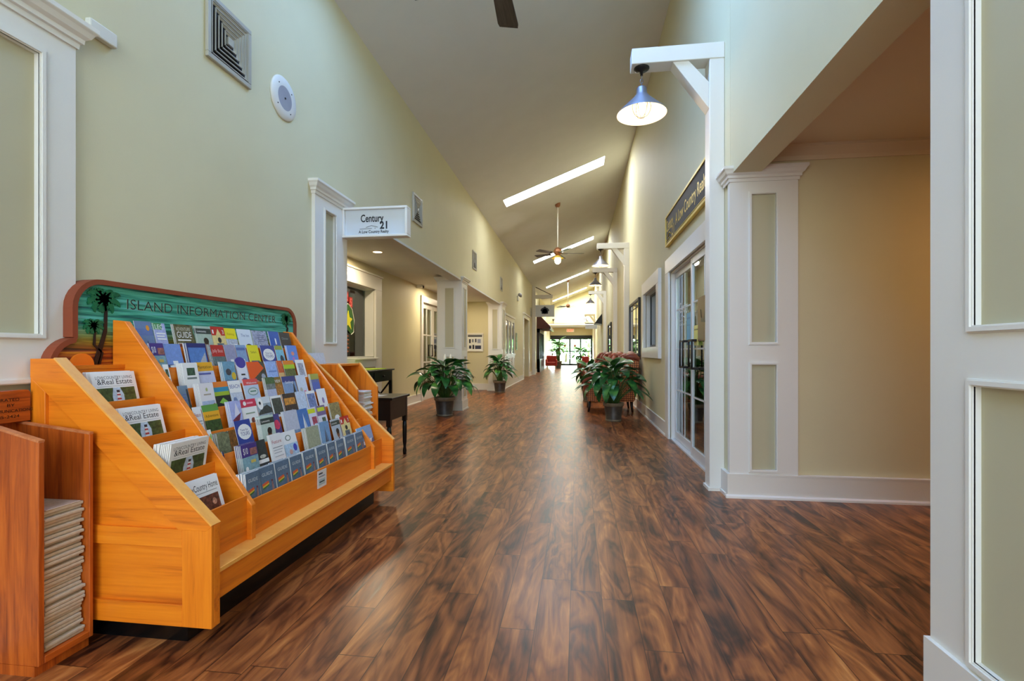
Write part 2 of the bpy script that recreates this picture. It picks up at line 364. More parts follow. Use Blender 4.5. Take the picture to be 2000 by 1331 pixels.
        if bevel:
            bm_ = o.modifiers.new('bevel', 'BEVEL'); bm_.width = bevel; bm_.segments = seg; bm_.limit_method = 'ANGLE'
        return o
_tc = {}
def textmesh(t, offset=0.0):
    k = (t, offset)
    if k not in _tc:
        cu = bpy.data.curves.new('lettering', 'FONT'); cu.body = t; cu.size = 1.0; cu.resolution_u = 3; cu.fill_mode = 'FRONT'; cu.offset = offset
        o = bpy.data.objects.new('lettering', cu); COL.objects.link(o)
        dg = bpy.context.evaluated_depsgraph_get(); dg.update(); e = o.evaluated_get(dg); me = e.to_mesh()
        vs_ = [(v.co.x, v.co.y) for v in me.vertices]; fs = [tuple(p.vertices) for p in me.polygons]
        e.to_mesh_clear(); bpy.data.objects.remove(o); bpy.data.curves.remove(cu)
        x0 = min(v[0] for v in vs_); W_ = max(v[0] for v in vs_)-x0; hh = .70
        _tc[k] = ([((x-x0), y/hh) for x, y in vs_], fs, W_)
    return _tc[k]
def T(o, label=None, cat=None, group=None, kind=None):
    if label: o['label'] = label
    if cat: o['category'] = cat
    if group: o['group'] = group
    if kind: o['kind'] = kind
    return o
def thing(name, loc, label, cat, group=None, rz=0, kind=None):
    o = bpy.data.objects.new(name, None); COL.objects.link(o); o.location = loc; o.rotation_euler = (0, 0, rz); o.empty_display_size = .1
    return T(o, label, cat, group, kind)
def struct(name, mb, m, label=None, bevel=0):
    return T(mb.build(name, m, bevel=bevel), label, None, None, 'structure')
def dup(root, loc=None, rz=None, label=None, group=None):
    r = root.copy(); COL.objects.link(r)
    if loc is not None: r.location = loc
    if rz is not None: r.rotation_euler = (0, 0, rz)
    if label: r['label'] = label
    if group: r['group'] = group
    for ch in list(root.children):
        c = ch.copy(); COL.objects.link(c); c.parent = r
        for g in list(ch.children):
            d = g.copy(); COL.objects.link(d); d.parent = c
    return r
# photograph measurements: where a pixel column meets a plane X = const
def yOnX(X, px):
    a = (px-1000)/960; dx = a*cos(TH)-sin(TH); dy = a*sin(TH)+cos(TH); return X/dx*dy
# ================================================================ STRUCTURE
XL, XR = -2.14, 1.15
def cz(x): return 4.22+.39*(x+2.14)
# floor and the ground outside
m = MB(); m.box(-6, 8, -4, 39.3, -.1, 0); struct('floor', m, M['floor'], 'dark walnut plank floor running the length of the hall')
# sloped ceiling with skylight openings, shaft walls of each opening included
SKY_Y = [-1.7, 3.35, 10.68, 18.05, 25.4, 32.3]  # first one unseen, added off the spacing to tint near walls blue
m = MB(); x0, x1, sa, sb = -2.35, 1.36, -1.62, .58
ys = [-4.0]
for y in SKY_Y: ys += [y, y+.5]
ys.append(34.4)
def cq(xa, xb, ya, yb): m.prism([(xa, cz(xa)), (xb, cz(xb)), (xb, cz(xb)+.12), (xa, cz(xa)+.12)], 'Y', ya, yb)
cq(x0, sa, -4, 34.4); cq(sb, x1, -4, 34.4)
for i in range(0, len(ys)-1, 2): cq(sa, sb, ys[i], ys[i+1])
struct('ceiling', m, M['ceil'], 'sloping plain ceiling of the hall')
for i, y in enumerate(SKY_Y):
    m = MB(); m.prism([(sa, cz(sa)+.07), (sb, cz(sb)+.07), (sb, cz(sb)+.1), (sa, cz(sa)+.1)], 'Y', y, y+.5)
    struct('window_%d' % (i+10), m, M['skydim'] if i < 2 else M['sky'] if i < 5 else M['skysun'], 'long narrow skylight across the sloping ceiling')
# left wall: full height pieces, headers over the openings
m = MB(); t = .2
def lw(ya, yb, z0=0, z1=None, X=XL): m.box(X-t, X, ya, yb, z0, z1 or cz(X))
lw(-4, 4.30); lw(4.30, 14.3, 2.43); lw(14.3, 19.5); lw(19.5, 21.6, 2.45); lw(21.6, 24.0)
m.box(XL-t, XL, 24, 39.3, 0, cz(XL))
struct('wall_left', m, M['wall'], 'tall cream wall along the left side of the hall')
m = MB()
def rw(ya, yb, z0=0, z1=None): m.box(XR, XR+t, ya, yb, z0, z1 or cz(XR))
rw(-4, 1.74); rw(1.74, 3.92, 2.435); rw(3.924, 4.28); rw(4.28, 6.36, 2.09); rw(6.36, 7.22); rw(7.22, 8.58, 0, 1.16); rw(7.22, 8.58, 2.06); rw(8.58, 39.3)
struct('wall_right', m, M['wall'], 'tall cream wall along the right side of the hall')
# gable over the lobby, lobby ceiling and end wall
m = MB(); m.prism([(-2.34, 2.98), (1.35, 2.98), (1.35, cz(1.35)), (-2.34, cz(-2.34))], 'Y', 34.2, 34.4)
struct('wall_gable', m, M['wall'], 'cream gable wall above the lobby at the far end')
m = MB(); m.box(-2.34, 1.35, 34.19, 34.1, 2.93, 3.02); struct('trim_1', m, M['trim'], 'white ledge under the far gable wall')
m = MB(); m.box(-2.34, 1.35, 34.2, 39.3, 2.98, 3.06); struct('ceiling_lobby', m, M['ceil'], 'flat lobby ceiling at the far end')
m = MB(); m.box(-2.34, 1.35, 39.1, 39.3, 2.37, 2.98); m.box(-2.34, -2.33, 39.1, 39.3, 0, 2.37)
struct('wall_far', m, M['wall'], 'cream wall above the far entrance doors')
m = MB(); m.box(-2.35, -.9+3.5, -4.2, -4, 0, 6); struct('wall_near', m, M['wall'], 'wall behind the near end of the hall')
# alcoves on the left
m = MB(); m.box(-3.62, -3.42, 4.3, 5.3, 0, 2.53); m.box(-3.62, -3.42, 5.3, 7.95, 0, 1.0); m.box(-3.62, -3.42, 5.3, 7.95, 2.15, 2.53); m.box(-3.62, -3.42, 7.95, 10.55, 0, 2.53)
m.box(-3.62, -3.42, 10.55, 12.3, 2.2, 2.53); m.box(-3.62, -3.42, 12.3, 14.1, 0, 2.53)
struct('wall_alcove', m, M['wall'], 'recessed cream wall at the back of the left alcoves')
m = MB(); m.box(-3.42, XL-t, 13.9, 14.1, 0, 2.53); m.box(-3.42, XL-t, 4.1, 4.3, 0, 2.53); struct('wall_alcove_end', m, M['wall'], 'short cream wall closing the left alcove')
m = MB(); m.box(-3.62, XL-.02, 4.1, 14.1, 2.53, 2.62); struct('ceiling_alcove', m, M['ceil'], 'low alcove ceiling on the left')
m = MB(); m.box(-3.4, -2.35, 19.3, 21.8, 2.5, 2.6); m.box(-3.4, -3.3, 19.3, 21.8, 0, 2.5); m.box(-3.4, -2.34, 19.2, 19.3, 0, 2.5); m.box(-3.4, -2.34, 21.8, 21.9, 0, 2.5)
struct('wall_doorway', m, M['wall'], 'small space behind the far left doorway')
# corridor on the right
CY = 3.92
m = MB(); m.box(XR+.004, 7.8, CY, CY+.135, 0, 2.62); struct('wall_corridor', m, M['wall'], 'tan wall of the side corridor on the right')
m = MB(); m.box(1.3, 7.8, .9, CY+.1, 2.62, 2.72); struct('ceiling_corridor', m, M['crown'], 'low ceiling of the side corridor')
m = MB(); m.box(7.7, 7.8, .9, CY, 0, 2.7); m.box(XR+t, 7.8, .8, .9, 0, 2.7); struct('wall_corridor_end', m, M['wall'], 'end wall of the side corridor')
m = MB(); m.prism([(CY, 2.525), (CY-.012, 2.525), (CY-.02, 2.555), (CY-.06, 2.585), (CY-.085, 2.6), (CY-.085, 2.62), (CY, 2.62)], 'X', 1.35, 7.7)
struct('trim_2', m, M['crown'], 'crown moulding above the corridor wall')

def base(m, a, b, side, X):
    """baseboard with a shoe on a wall X=const, side=+1 when the room is towards +X"""
    m.box(X, X+side*.016, a, b, 0, .175); m.box(X, X+side*.02, a, b, .165, .18)
    m.prism([(X, 0), (X+side*.032, 0), (X+side*.03, .014), (X+side*.022, .024), (X, .024)], 'Y', a, b)
m = MB()
for a, b in ((1.9, 3.73), (14.3, 19.4), (21.7, 24)): base(m, a, b, 1, XL)
base(m, 24, 39.1, 1, XL)
struct('baseboard_left', m, M['trim'], 'white baseboard along the left wall')
m = MB(); base(m, 4.3, 10.4, 1, -3.42); base(m, 12.4, 13.9, 1, -3.42); m.box(-3.42, XL-.2, 13.88, 13.9, 0, .18)
struct('baseboard_alcove', m, M['trim'], 'white baseboard inside the left alcoves')
m = MB(); base(m, 4.2, 4.28, -1, XR); base(m, 6.57, 34.2, -1, XR); base(m, 34.2, 39.1, -1, XR)
struct('baseboard_right', m, M['trim'], 'white baseboard along the right wall')
m = MB(); m.box(1.12, 7.7, CY-.036, CY, 0, .175); m.box(1.118, 7.7, CY-.04, CY, .168, .18)
m.prism([(CY-.03, 0), (CY-.056, 0), (CY-.054, .014), (CY-.044, .024), (CY-.03, .024)], 'X', 1.105, 7.7); m.box(1.12, XR, CY, 4.06, 0, .18); m.box(1.11, XR, CY, 4.06, 0, .024)
struct('baseboard_corridor', m, M['trim'], 'white baseboard of the side corridor')

def moulding(m, ax, P, a0, a1, z0, z1, w=.022, d=.014, s=1):
    """raised frame around a recessed panel; ax 'X': face at X=P, a = y range"""
    for k, (ww, dd) in enumerate(((w, d*.6), (w*.55, d))):
        o = 0 if k == 0 else w*.2
        A0, A1, Z0, Z1 = a0-w+o, a1+w-o, z0-w+o, z1+w-o
        W2 = w-2*o if k else w
        for (p0, p1, q0, q1) in ((A0, A1, Z0, Z0+W2), (A0, A1, Z1-W2, Z1), (A0, A0+W2, Z0+W2, Z1-W2), (A1-W2, A1, Z0+W2, Z1-W2)):
            if ax == 'X': m.box(P, P+s*dd, p0, p1, q0, q1)
            else: m.box(p0, p1, P, P+s*dd, q0, q1)
def capprof(d0):  # cornice profile: outwards, height
    return [(0, 0), (.008, 0), (.01, .022), (.02, .026), (.022, .044), (.036, .056), (.046, .076), (.054, .084), (.056, .088), (.056, .106), (0, .106)]
def cap_box(m, x0, x1, y0, y1, z):
    """cornice running round a rectangle, projecting outwards"""
    pr = capprof(0)
    rings = [[(x0-d, y0-d), (x1+d, y0-d), (x1+d, y1+d), (x0-d, y1+d)] for d, h in pr]
    v = []; f = []
    for (d, h), r in zip(pr, rings): v += [(x, y, z+h) for x, y in r]
    for j in range(len(pr)-1):
        for i in range(4): f.append((j*4+i, j*4+(i+1) % 4, (j+1)*4+(i+1) % 4, (j+1)*4+i))
    m.add(v, f)
n_tr = [2]
def pilaster(label, ax, P, s, a0, a1, panels, z_top, wall, capped=True, z_full=None, depth=.03):
    """flat panelled pilaster on a wall; frame of boards with recessed panels"""
    n_tr[0] += 1
    root = thing('trim_%d' % n_tr[0], (P if ax == 'X' else (a0+a1)/2, (a0+a1)/2 if ax == 'X' else P, 0), label, None, kind='structure')
    m = MB(); zt = z_full or z_top
    def bx(a, b, z0, z1, d0, d1):
        if ax == 'X': m.box(P+s*d0, P+s*d1, a, b, z0, z1)
        else: m.box(a, b, P+s*d0, P+s*d1, z0, z1)
    pa, pb = panels[0][0], panels[0][1]
    bx(a0, pa, 0, zt, -.02, depth); bx(pb, a1, 0, zt, -.02, depth)
    zs = sorted([p[2:] for p in panels]); z = 0
    for q0, q1 in zs: bx(pa, pb, z, q0, -.02, depth); z = q1
    bx(pa, pb, z, zt, -.02, depth)
    m.build('panel_frame', M['trim'], root)
    q = MB()
    for p in panels:
        if ax == 'X': q.box(P-s*.02, P+s*.006, p[0], p[1], p[2], p[3])
        else: q.box(p[0], p[1], P-s*.02, P+s*.006, p[2], p[3])
    q.build('inset_panel', M['inset'], root)
    mm = MB()
    for p in panels: moulding(mm, ax, P+s*(depth-.004), p[0], p[1], p[2], p[3], s=s)
    mm.build('panel_moulding', M['trim'], root)
    if capped:
        c = MB()
        if ax == 'X': cap_box(c, min(P-s*.1, P+s*depth), max(P-s*.1, P+s*depth), a0, a1, z_top)
        else: cap_box(c, a0, a1, min(P-s*.1, P+s*depth), max(P-s*.1, P+s*depth), z_top)
        c.build('pilaster_cap', M['trim'], root)
        bb = MB()
    if wall:
        bb = MB()
        if ax == 'X':
            bb.box(P, P+s*(depth+.014), a0-.01, a1+.01, 0, .18); bb.box(P, P+s*(depth+.026), a0-.02, a1+.02, 0, .024)
        else:
            bb.box(a0-.01, a1+.01, P, P+s*(depth+.014), 0, .18); bb.box(a0-.02, a1+.02, P, P+s*(depth+.026), 0, .024)
        bb.build('pilaster_base', M['trim'], root)
    return root
# near left pilaster
pilaster('near white panelled pilaster beside the brown newspaper bin', 'X', XL, 1, 1.15, 1.822, [(1.32, 1.68, .2, .975), (1.32, 1.68, 1.17, 2.28)], 2.385, True)
pilaster('white panelled pilaster behind the oak brochure rack carrying the hanging sign', 'X', XL, 1, 3.74, 4.30, [(3.90, 4.08, .2, .98), (3.90, 4.08, 1.18, 2.29)], 2.385, True)
# near right pilaster
pilaster('tall white panelled pilaster at the near edge of the corridor opening', 'X', XR, -1, .9, 1.745, [(1.15, 1.57, .21, 1.0), (1.15, 1.57, 1.175, 2.32)], 2.5, True, capped=False, z_full=3.4, depth=.025)
pilaster('cream panelled pilaster at the far corner of the corridor opening', 'Y', CY, -1, 1.137, 1.62, [(1.294, 1.467, .215, 1.0), (1.294, 1.467, 1.17, 2.28)], 2.375, False)

def square_pillar(n, label, x0, x1, y0, y1):
    root = thing('pillar', ((x0+x1)/2, (y0+y1)/2, 0), label, None, kind='structure')
    m = MB(); m.box(x0, x1, y0, y1, 0, 2.43); m.build('shaft', M['trim'], root)
    q = MB(); mm = MB(); cx = (x0+x1)/2; w = (x1-x0)*.17
    for z0, z1 in ((.25, 1.0), (1.18, 2.28)):
        q.box(cx-w, cx+w, y0-.004, y0, z0, z1); moulding(mm, 'Y', y0, cx-w, cx+w, z0, z1, s=-1)
        cy = (y0+y1)/2; wy = (y1-y0)*.2
        q.box(x1, x1+.004, cy-wy, cy+wy, z0, z1); moulding(mm, 'X', x1, cy-wy, cy+wy, z0, z1, s=1)
    q.build('inset_panel', M['inset'], root); mm.build('panel_moulding', M['trim'], root)
    c = MB(); cap_box(c, x0, x1, y0, y1, 2.385); c.build('pillar_cap', M['trim'], root)
    b = MB(); b.box(x0-.014, x1+.014, y0-.014, y1+.014, 0, .18); b.box(x0-.025, x1+.025, y0-.025, y1+.025, 0, .024); b.build('pillar_base', M['trim'], root)
square_pillar(1, 'square white panelled pillar beside the first potted plant', -2.60, -2.13, 8.92, 9.38)
square_pillar(2, 'square white panelled pillar beside the second potted plant', -2.49, -2.1, 13.6, 14.3)
# header underside boards so that the opening edge is crisp
m = MB(); m.box(XL-t-.01, XL+.008, 4.3, 14.3, 2.415, 2.445); struct('trim_11', m, M['ceil'], 'underside of the header over the left alcoves')

# ---- downlights
def downlight(x, y, z, label):
    r = thing('recessed_downlight', (x, y, z), label, 'ceiling light', 'recessed downlights')
    m = MB(); m.lathe([(.062, 0), (.085, -.006), (.09, 0)], (x, y, z), 28, cap=False); m.build('trim_ring', M['enamel'], r)
    m = MB(); m.lathe([(.062, -.001), (.0, -.0015)], (x, y, z), 28, cap=False); m.build('lamp_lens', M['down'], r)
downlight(-2.85, 6.75, 2.53, 'lit round downlight in the nearer left alcove ceiling')
downlight(-2.95, 10.9, 2.53, 'lit downlight in the alcove ceiling above the glass door')

# ---- wall vents, speaker, plate
def vent(y, z, s, label, grid=False):
    r = thing('air_vent', (XL, y, z), label, 'air vent', 'square wall vents')
    m = MB(); h = s/2
    for a, b, c, d in ((y-h, y+h, z-h, z-h+.03), (y-h, y+h, z+h-.03, z+h), (y-h, y-h+.03, z-h+.03, z+h-.03), (y+h-.03, y+h, z-h+.03, z+h-.03)): m.box(XL, XL+.02, a, b, c, d)
    m.build('vent_frame', M['vent'], r, bevel=.003)
    m = MB(); m.box(XL, XL+.004, y-h+.02, y+h-.02, z-h+.02, z+h-.02); m.build('vent_throat', M['ventdark'], r)
    m = MB(); k = h-.035
    while k > .035:   # nested square rings with sloping louvre faces behind them
        k2 = k-.016
        for (a, b, c, d) in ((y-k, y+k, z+k-.004, z+k), (y-k, y+k, z-k, z-k+.004), (y-k, y-k+.004, z-k, z+k), (y+k-.004, y+k, z-k, z+k)): m.box(XL+.012, XL+.02, a, b, c, d)
        for (sy, sz) in ((1, 0), (0, 1), (-1, 0), (0, -1)):
            if sy: pts = [(XL+.017, y+sy*k, z-k), (XL+.017, y+sy*k, z+k), (XL+.008, y+sy*k2, z+k2), (XL+.008, y+sy*k2, z-k2)]
            else: pts = [(XL+.017, y-k, z+sz*k), (XL+.017, y+k, z+sz*k), (XL+.008, y+k2, z+sz*k2), (XL+.008, y-k2, z+sz*k2)]
            m.add(pts+[(p[0]-.0015, p[1], p[2]) for p in pts], [(0, 1, 2, 3), (7, 6, 5, 4), (0, 4, 5, 1), (1, 5, 6, 2), (2, 6, 7, 3), (3, 7, 4, 0)])
        k -= .027
    m.box(XL+.004, XL+.02, y-k, y+k, z-k, z+k)
    m.build('vent_louvres', M['vent'], r)
vent(2.78, 3.01, .385, 'nearest square metal air vent high on the left wall')
vent(6.38, 3.0, .38, 'square air vent beside the end of the hanging white sign')
vent(10.07, 3.0, .38, 'third square air vent above the second alcove opening')
vent(13.7, 3.0, .38, 'small distant air vent above the second pillar')
vent(22.6, 2.9, .42, 'distant air vent beside the tall left post')
r = thing('wall_speaker', (XL, 3.35, 2.955), 'round white wall speaker with grey mesh centre', 'speaker')
m = MB(); m.lathe([(.155, 0), (.155, .006), (.148, .013), (.085, .016)], (XL, 3.35, 2.955), 48, ax='X'); m.build('speaker_plate', M['plastic'], r)
m = MB(); m.lathe([(.085, .0165), (.06, .0172), (0, .018)], (XL, 3.35, 2.955), 40, ax='X', cap=False); m.build('speaker_mesh', M['spk'], r)
m = MB()
for a in (40, 130, 220, 310): m.lathe([(.005, .014), (.004, .018), (0, .018)], (XL, 3.35+.11*cos(R(a)), 2.955+.11*sin(R(a))), 8, ax='X')
m.lathe([(.008, .018), (.006, .022), (0, .022)], (XL, 3.35, 2.955), 10, ax='X')
m.build('screw_heads', M['iron'], r)
m = MB(); m.box(XL, XL+.03, 1.885, 2.015, 2.50, 2.565); o = m.build('wall_cover_plate', M['plastic'], bevel=.006, seg=2); T(o, 'small blank white cover plate on the wall above the near left pilaster', 'cover plate')

# ---- post brackets with pendant lamps
def bracket(label, y0, x0=.435, lamp_label=None, zb=3.42, lit=True, n=0):
    P0, P1, Y0, Y1 = 1.035, 1.149, y0, y0+.14
    r = thing('bracket_post', (1.09, y0+.07, 0), label, 'post', 'white bracket posts')
    m = MB(); m.box(P0, P1, Y0, Y1, 0, zb); m.build('post', M['trim'], r, bevel=.004)
    m = MB(); m.box(x0, P1, Y0-.004, Y1+.004, zb, zb+.125); m.build('arm_beam', M['trim'], r, bevel=.004)
    m = MB(); m.prism([(.755, zb), (.88, zb), (P0, 3.24), (P0, 3.03)], 'Y', Y0+.01, Y1-.01); m.build('diagonal_brace', M['trim'], r, bevel=.003)
    m = MB(); m.box(P0-.012, P1, Y0-.012, Y1+.012, 0, .024); m.build('shoe_moulding', M['trim'], r)
    if lamp_label:
        c = (x0+.085, y0+.07); L_ = thing('pendant_lamp', (c[0], c[1], zb), lamp_label, 'pendant lamp', 'barn pendant lamps')
        m = MB(); m.lathe([(.0, 0), (.062, 0), (.062, -.008), (.045, -.02), (.012, -.028), (.01, -.06), (0, -.06)], (c[0], c[1], zb), 24); m.build('canopy', M['iron'], L_)
        m = MB(); z = zb-.06
        for k in range(4):   # chain links
            pts = [(c[0]+(.011*cos(a) if k % 2 else 0), c[1]+(0 if k % 2 else .011*cos(a)), z-.016+.02*sin(a)) for a in [2*pi*i/10 for i in range(11)]]
            m.tube(pts, .0028, 5); z -= .03
        m.build('chain', M['zinc'], L_)
        zs = zb-.165
        m = MB(); m.lathe([(.01, zs+.02), (.03, zs+.012), (.04, zs), (.043, zs-.05), (.056, zs-.06), (.06, zs-.07), (.195, zs-.2), (.202, zs-.212)], (c[0], c[1], 0), 40, cap=False)
        sh = m.build('lamp_shade', M['zinc'], L_)
        m = MB(); m.lathe([(.199, zs-.2125), (.191, zs-.201), (.056, zs-.074), (0, zs-.07)], (c[0], c[1], 0), 40, cap=False); m.build('shade_lining', M['enamel'], sh, world=False).location = tuple(-v for v in L_.location)
        m = MB()
        for k in range(6):
            a = pi*k/3; pts = []
            for q in range(9):
                t_ = q/8; rr = .075*math.sqrt(max(0, 1-(max(0, t_-.35)/.65)**2)) if t_ > .35 else .05+.025*t_/.35
                pts.append((c[0]+rr*cos(a), c[1]+rr*sin(a), zs-.08-.165*t_))
            m.tube(pts, .0022, 5)
        m.build('bulb_cage', M['iron'], L_)
        m = MB(); m.lathe([(0, zs-.215), (.03, zs-.205), (.042, zs-.175), (.038, zs-.14), (.022, zs-.1), (.02, zs-.075)], (c[0], c[1], 0), 20); m.build('light_bulb', M['bulb'], L_)
        point('pendant_light', (c[0], c[1], zs-.3), 4.5 if n < 2 else 4, (1, .78, .5), .05)
    return r
bracket('nearest white bracket post beside the corridor corner', 4.06, lamp_label='nearest zinc barn pendant lamp hanging from the first white bracket', n=0)
bracket('second white bracket post behind the first woven armchair', 11.25, lamp_label='zinc pendant lamp on the second white bracket', n=1)
bracket('third white bracket post', 14.6, lamp_label='zinc pendant lamp on the third white bracket, below the second', n=2)
bracket('fourth white bracket post', 20.1, lamp_label='small distant pendant lamp on the fourth white bracket', n=3)
bracket('most distant white bracket post before the far gable', 32.4, lamp_label='tiny pendant lamp on the most distant bracket', n=4)

# ---- ceiling fans
def fan(label, x, y, zh, rot, blades=5, drop_to=None, light=True):
    r = thing('ceiling_fan', (x, y, zh), label, 'ceiling fan', 'ceiling fans on long white rods')
    zc = cz(x)
    m = MB(); m.tube([(x, y, zh+.1), (x, y, zc-.03)], .017, 12); m.build('down_rod', M['enamel'], r)
    m = MB(); m.lathe([(.03, -.09), (.06, -.06), (.07, .03)], (x, y, zc), 20); m.build('ceiling_mount', M['copper'], r)
    m = MB(); m.lathe([(.02, .13), (.05, .12), (.09, .08), (.11, .03), (.1, -.02), (.07, -.05), (.05, -.08)], (x, y, zh), 28); m.build('motor_housing', M['copper'], r)
    for k in range(blades):
        a = rot+2*pi*k/blades
        m = MB(); u = (cos(a), sin(a)); w = (-sin(a), cos(a)); v = []
        for d, hw in ((.2, .05), (.24, .062), (.62, .078), (.66, .07)):
            for sgn in (-1, 1): v.append((u[0]*d+w[0]*hw*sgn, u[1]*d+w[1]*hw*sgn, -.03+.012*sgn))
        vv = [(x+p[0], y+p[1], zh+p[2]) for p in v]+[(x+p[0], y+p[1], zh+p[2]+.008) for p in v]
        f = [(0, 1, 3, 2), (2, 3, 5, 4), (4, 5, 7, 6), (8, 10, 11, 9), (10, 12, 13, 11), (12, 14, 15, 13), (0, 2, 10, 8), (2, 4, 12, 10), (4, 6, 14, 12), (1, 9, 11, 3), (3, 11, 13, 5), (5, 13, 15, 7), (0, 8, 9, 1), (6, 7, 15, 14)]
        m.add(vv, f); b = m.build('blade', M['fan'], r)
        m = MB(); m.beam((x+u[0]*.08, y+u[1]*.08, zh-.03), (x+u[0]*.25, y+u[1]*.25, zh-.032), .03, .008); m.build('blade_iron', M['iron'], b, world=False).location = tuple(-c_ for c_ in r.location)
    if light:
        m = MB(); m.lathe([(.05, -.08), (.085, -.1), (.16, -.15), (.165, -.155), (.07, -.11), (.05, -.1)], (x, y, zh), 28, cap=False); m.build('light_shade', M['gold'], r)
        m = MB(); m.lathe([(.05, -.1), (.075, -.14), (.085, -.2), (.07, -.26), (.03, -.29), (0, -.295)], (x, y, zh), 24); m.build('glass_globe', M['bulbfar'], r)
        point('fan_light', (x, y, zh-.34), 14, (1, .93, .8), .07)
fan('ceiling fan overhead of which only a blade shows at the top edge', -.52, 3.05, 3.6, R(90), light=False)
fan('near ceiling fan with lit globe hanging on a long white rod', -.5, 12.55, 3.62, R(8))
fan('distant ceiling fan before the bright gable wall', -.5, 26.2, 3.5, R(10), light=False)
# ================================================================ OPENINGS, DOORS, SIGNS
# sliding glass office doors on the right
def slide_doors():
    r = thing('door_1', (XR, 5.3, 0), 'white framed sliding glass office doors on the right wall', None, kind='structure')
    ya, yb, zt = 4.28, 6.36, 2.09
    m = MB()
    for a, b, c, d in ((ya-.02, yb+.22, zt, 2.27), (yb, yb+.22, 0, zt), (4.215, ya, 0, 2.27)): m.box(XR-.028, XR+.01, a, b, c, d)
    m.build('door_casing', M['trim'], r, bevel=.004)
    m = MB(); m.box(XR+.01, XR+.2, ya, yb, zt-.02, zt); m.box(XR+.01, XR+.2, yb-.02, yb, 0, zt-.02); m.box(XR+.01, XR+.2, ya, ya+.02, 0, zt-.02); m.build('door_jamb', M['trim'], r)
    m = MB(); m.box(XR, XR+.1, ya, yb, 0, .018); m.build('threshold', M['alu'], r)
    for k, (a, b, dx) in enumerate(((5.3, 6.34, .05), (4.3, 5.33, .02))):
        m = MB(); x0, x1 = XR+dx, XR+dx+.035
        for p in ((a, a+.06, .02, zt-.02), (b-.06, b, .02, zt-.02), (a+.06, b-.06, .02, .12), (a+.06, b-.06, zt-.09, zt-.02)): m.box(x0, x1, *p)
        f = m.build('sliding_leaf', M['alu'], r, bevel=.003)
        m = MB(); m.box(x0+.014, x0+.02, a+.06, b-.06, .12, zt-.09); m.build('glass_pane', M['glassg'], f, world=False).location = (-XR, -5.3, 0)
        m = MB()
        for z in (.62, 1.12, 1.6): m.box(x0+.01, x0+.025, a+.06, b-.06, z, z+.016)
        m.box(x0+.01, x0+.025, (a+b)/2-.008, (a+b)/2+.008, .12, zt-.09)
        m.build('glazing_bars', M['alu'], f, world=False).location = (-XR, -5.3, 0)
    for y in (5.55, 5.12):
        m = MB()
        for z in (.92, 1.2): m.box(XR-.035, XR+.03, y-.09, y+.09, z, z+.022)
        m.tube([(XR-.03, y+.07, .93), (XR-.03, y+.07, 1.21)], .009, 8); m.tube([(XR-.03, y-.07, .93), (XR-.03, y-.07, 1.21)], .009, 8)
        m.build('door_handle', M['iron'], r)
    m = MB()
    P = lambda u, v: (XR+.045, 6.0-u, 1.55+v)
    m.text('Century', P, w=.42, h=.12, depth=0); m.text('21', lambda u, v: (XR+.045, 5.68-u, 1.44+v), w=.14, h=.11)
    m.text('A Low Country Realty', lambda u, v: (XR+.045, 6.02-u, 1.40+v), w=.46, h=.03)
    m.tube([(XR+.045, 6.02, 1.455), (XR+.045, 5.85, 1.455)], .003, 4); m.tube([(XR+.045, 5.92, 1.48), (XR+.045, 5.82, 1.505), (XR+.045, 5.72, 1.48)], .003, 5)
    m.build('glass_lettering', M['white'], r)
slide_doors()
def paper(name, label, cat, x, y0, y1, z0, z1, col, ph=0.0, extra=None, group=None, face=-1):
    m = MB(); c = (*lin(col), ph); m.box(x, x+.002, y0, y1, z0, z1, 0, c)
    if extra:
        for (a, b, cc, d, co) in extra: m.box(*((x-.001, x) if face < 0 else (x+.002, x+.003)), *((y0+(y1-y0)*(1-b), y0+(y1-y0)*(1-a)) if face < 0 else (y0+(y1-y0)*a, y0+(y1-y0)*b)), z0+(z1-z0)*cc, z0+(z1-z0)*d, 0, (*lin(co), 0))
    o = m.build(name, M['print']); T(o, label, cat, group); return o
paper('door_notice', 'bright blue paper notice taped on the office door glass', 'notice', XR+.04, 5.42, 5.62, 1.17, 1.52, (84, 176, 214), extra=[(.1, .9, .8, .86, (60, 140, 190)), (.1, .8, .6, .63, (60, 140, 190))])
paper('door_notice', 'yellow paper notice on the nearer office door glass', 'notice', XR+.012, 4.97, 5.15, 1.16, 1.36, (222, 216, 120), extra=[(.1, .9, .75, .82, (120, 120, 60))])
m = MB(); m.box(XR+.01, XR+.014, 4.5, 4.98, 1.2, 1.62, 0, (*lin((120, 92, 60)), 0)); m.prism([(4.86, 1.5), (4.83, 1.42), (4.74, 1.4), (4.7, 1.5), (4.66, 1.6), (4.64, 1.5), (4.7, 1.37), (4.84, 1.38)], 'X', XR+.006, XR+.01, 0, (*lin((30, 26, 24)), 0))
T(m.build('door_poster', M['print']), 'brown poster with black curved mark on the nearer office door', 'poster')
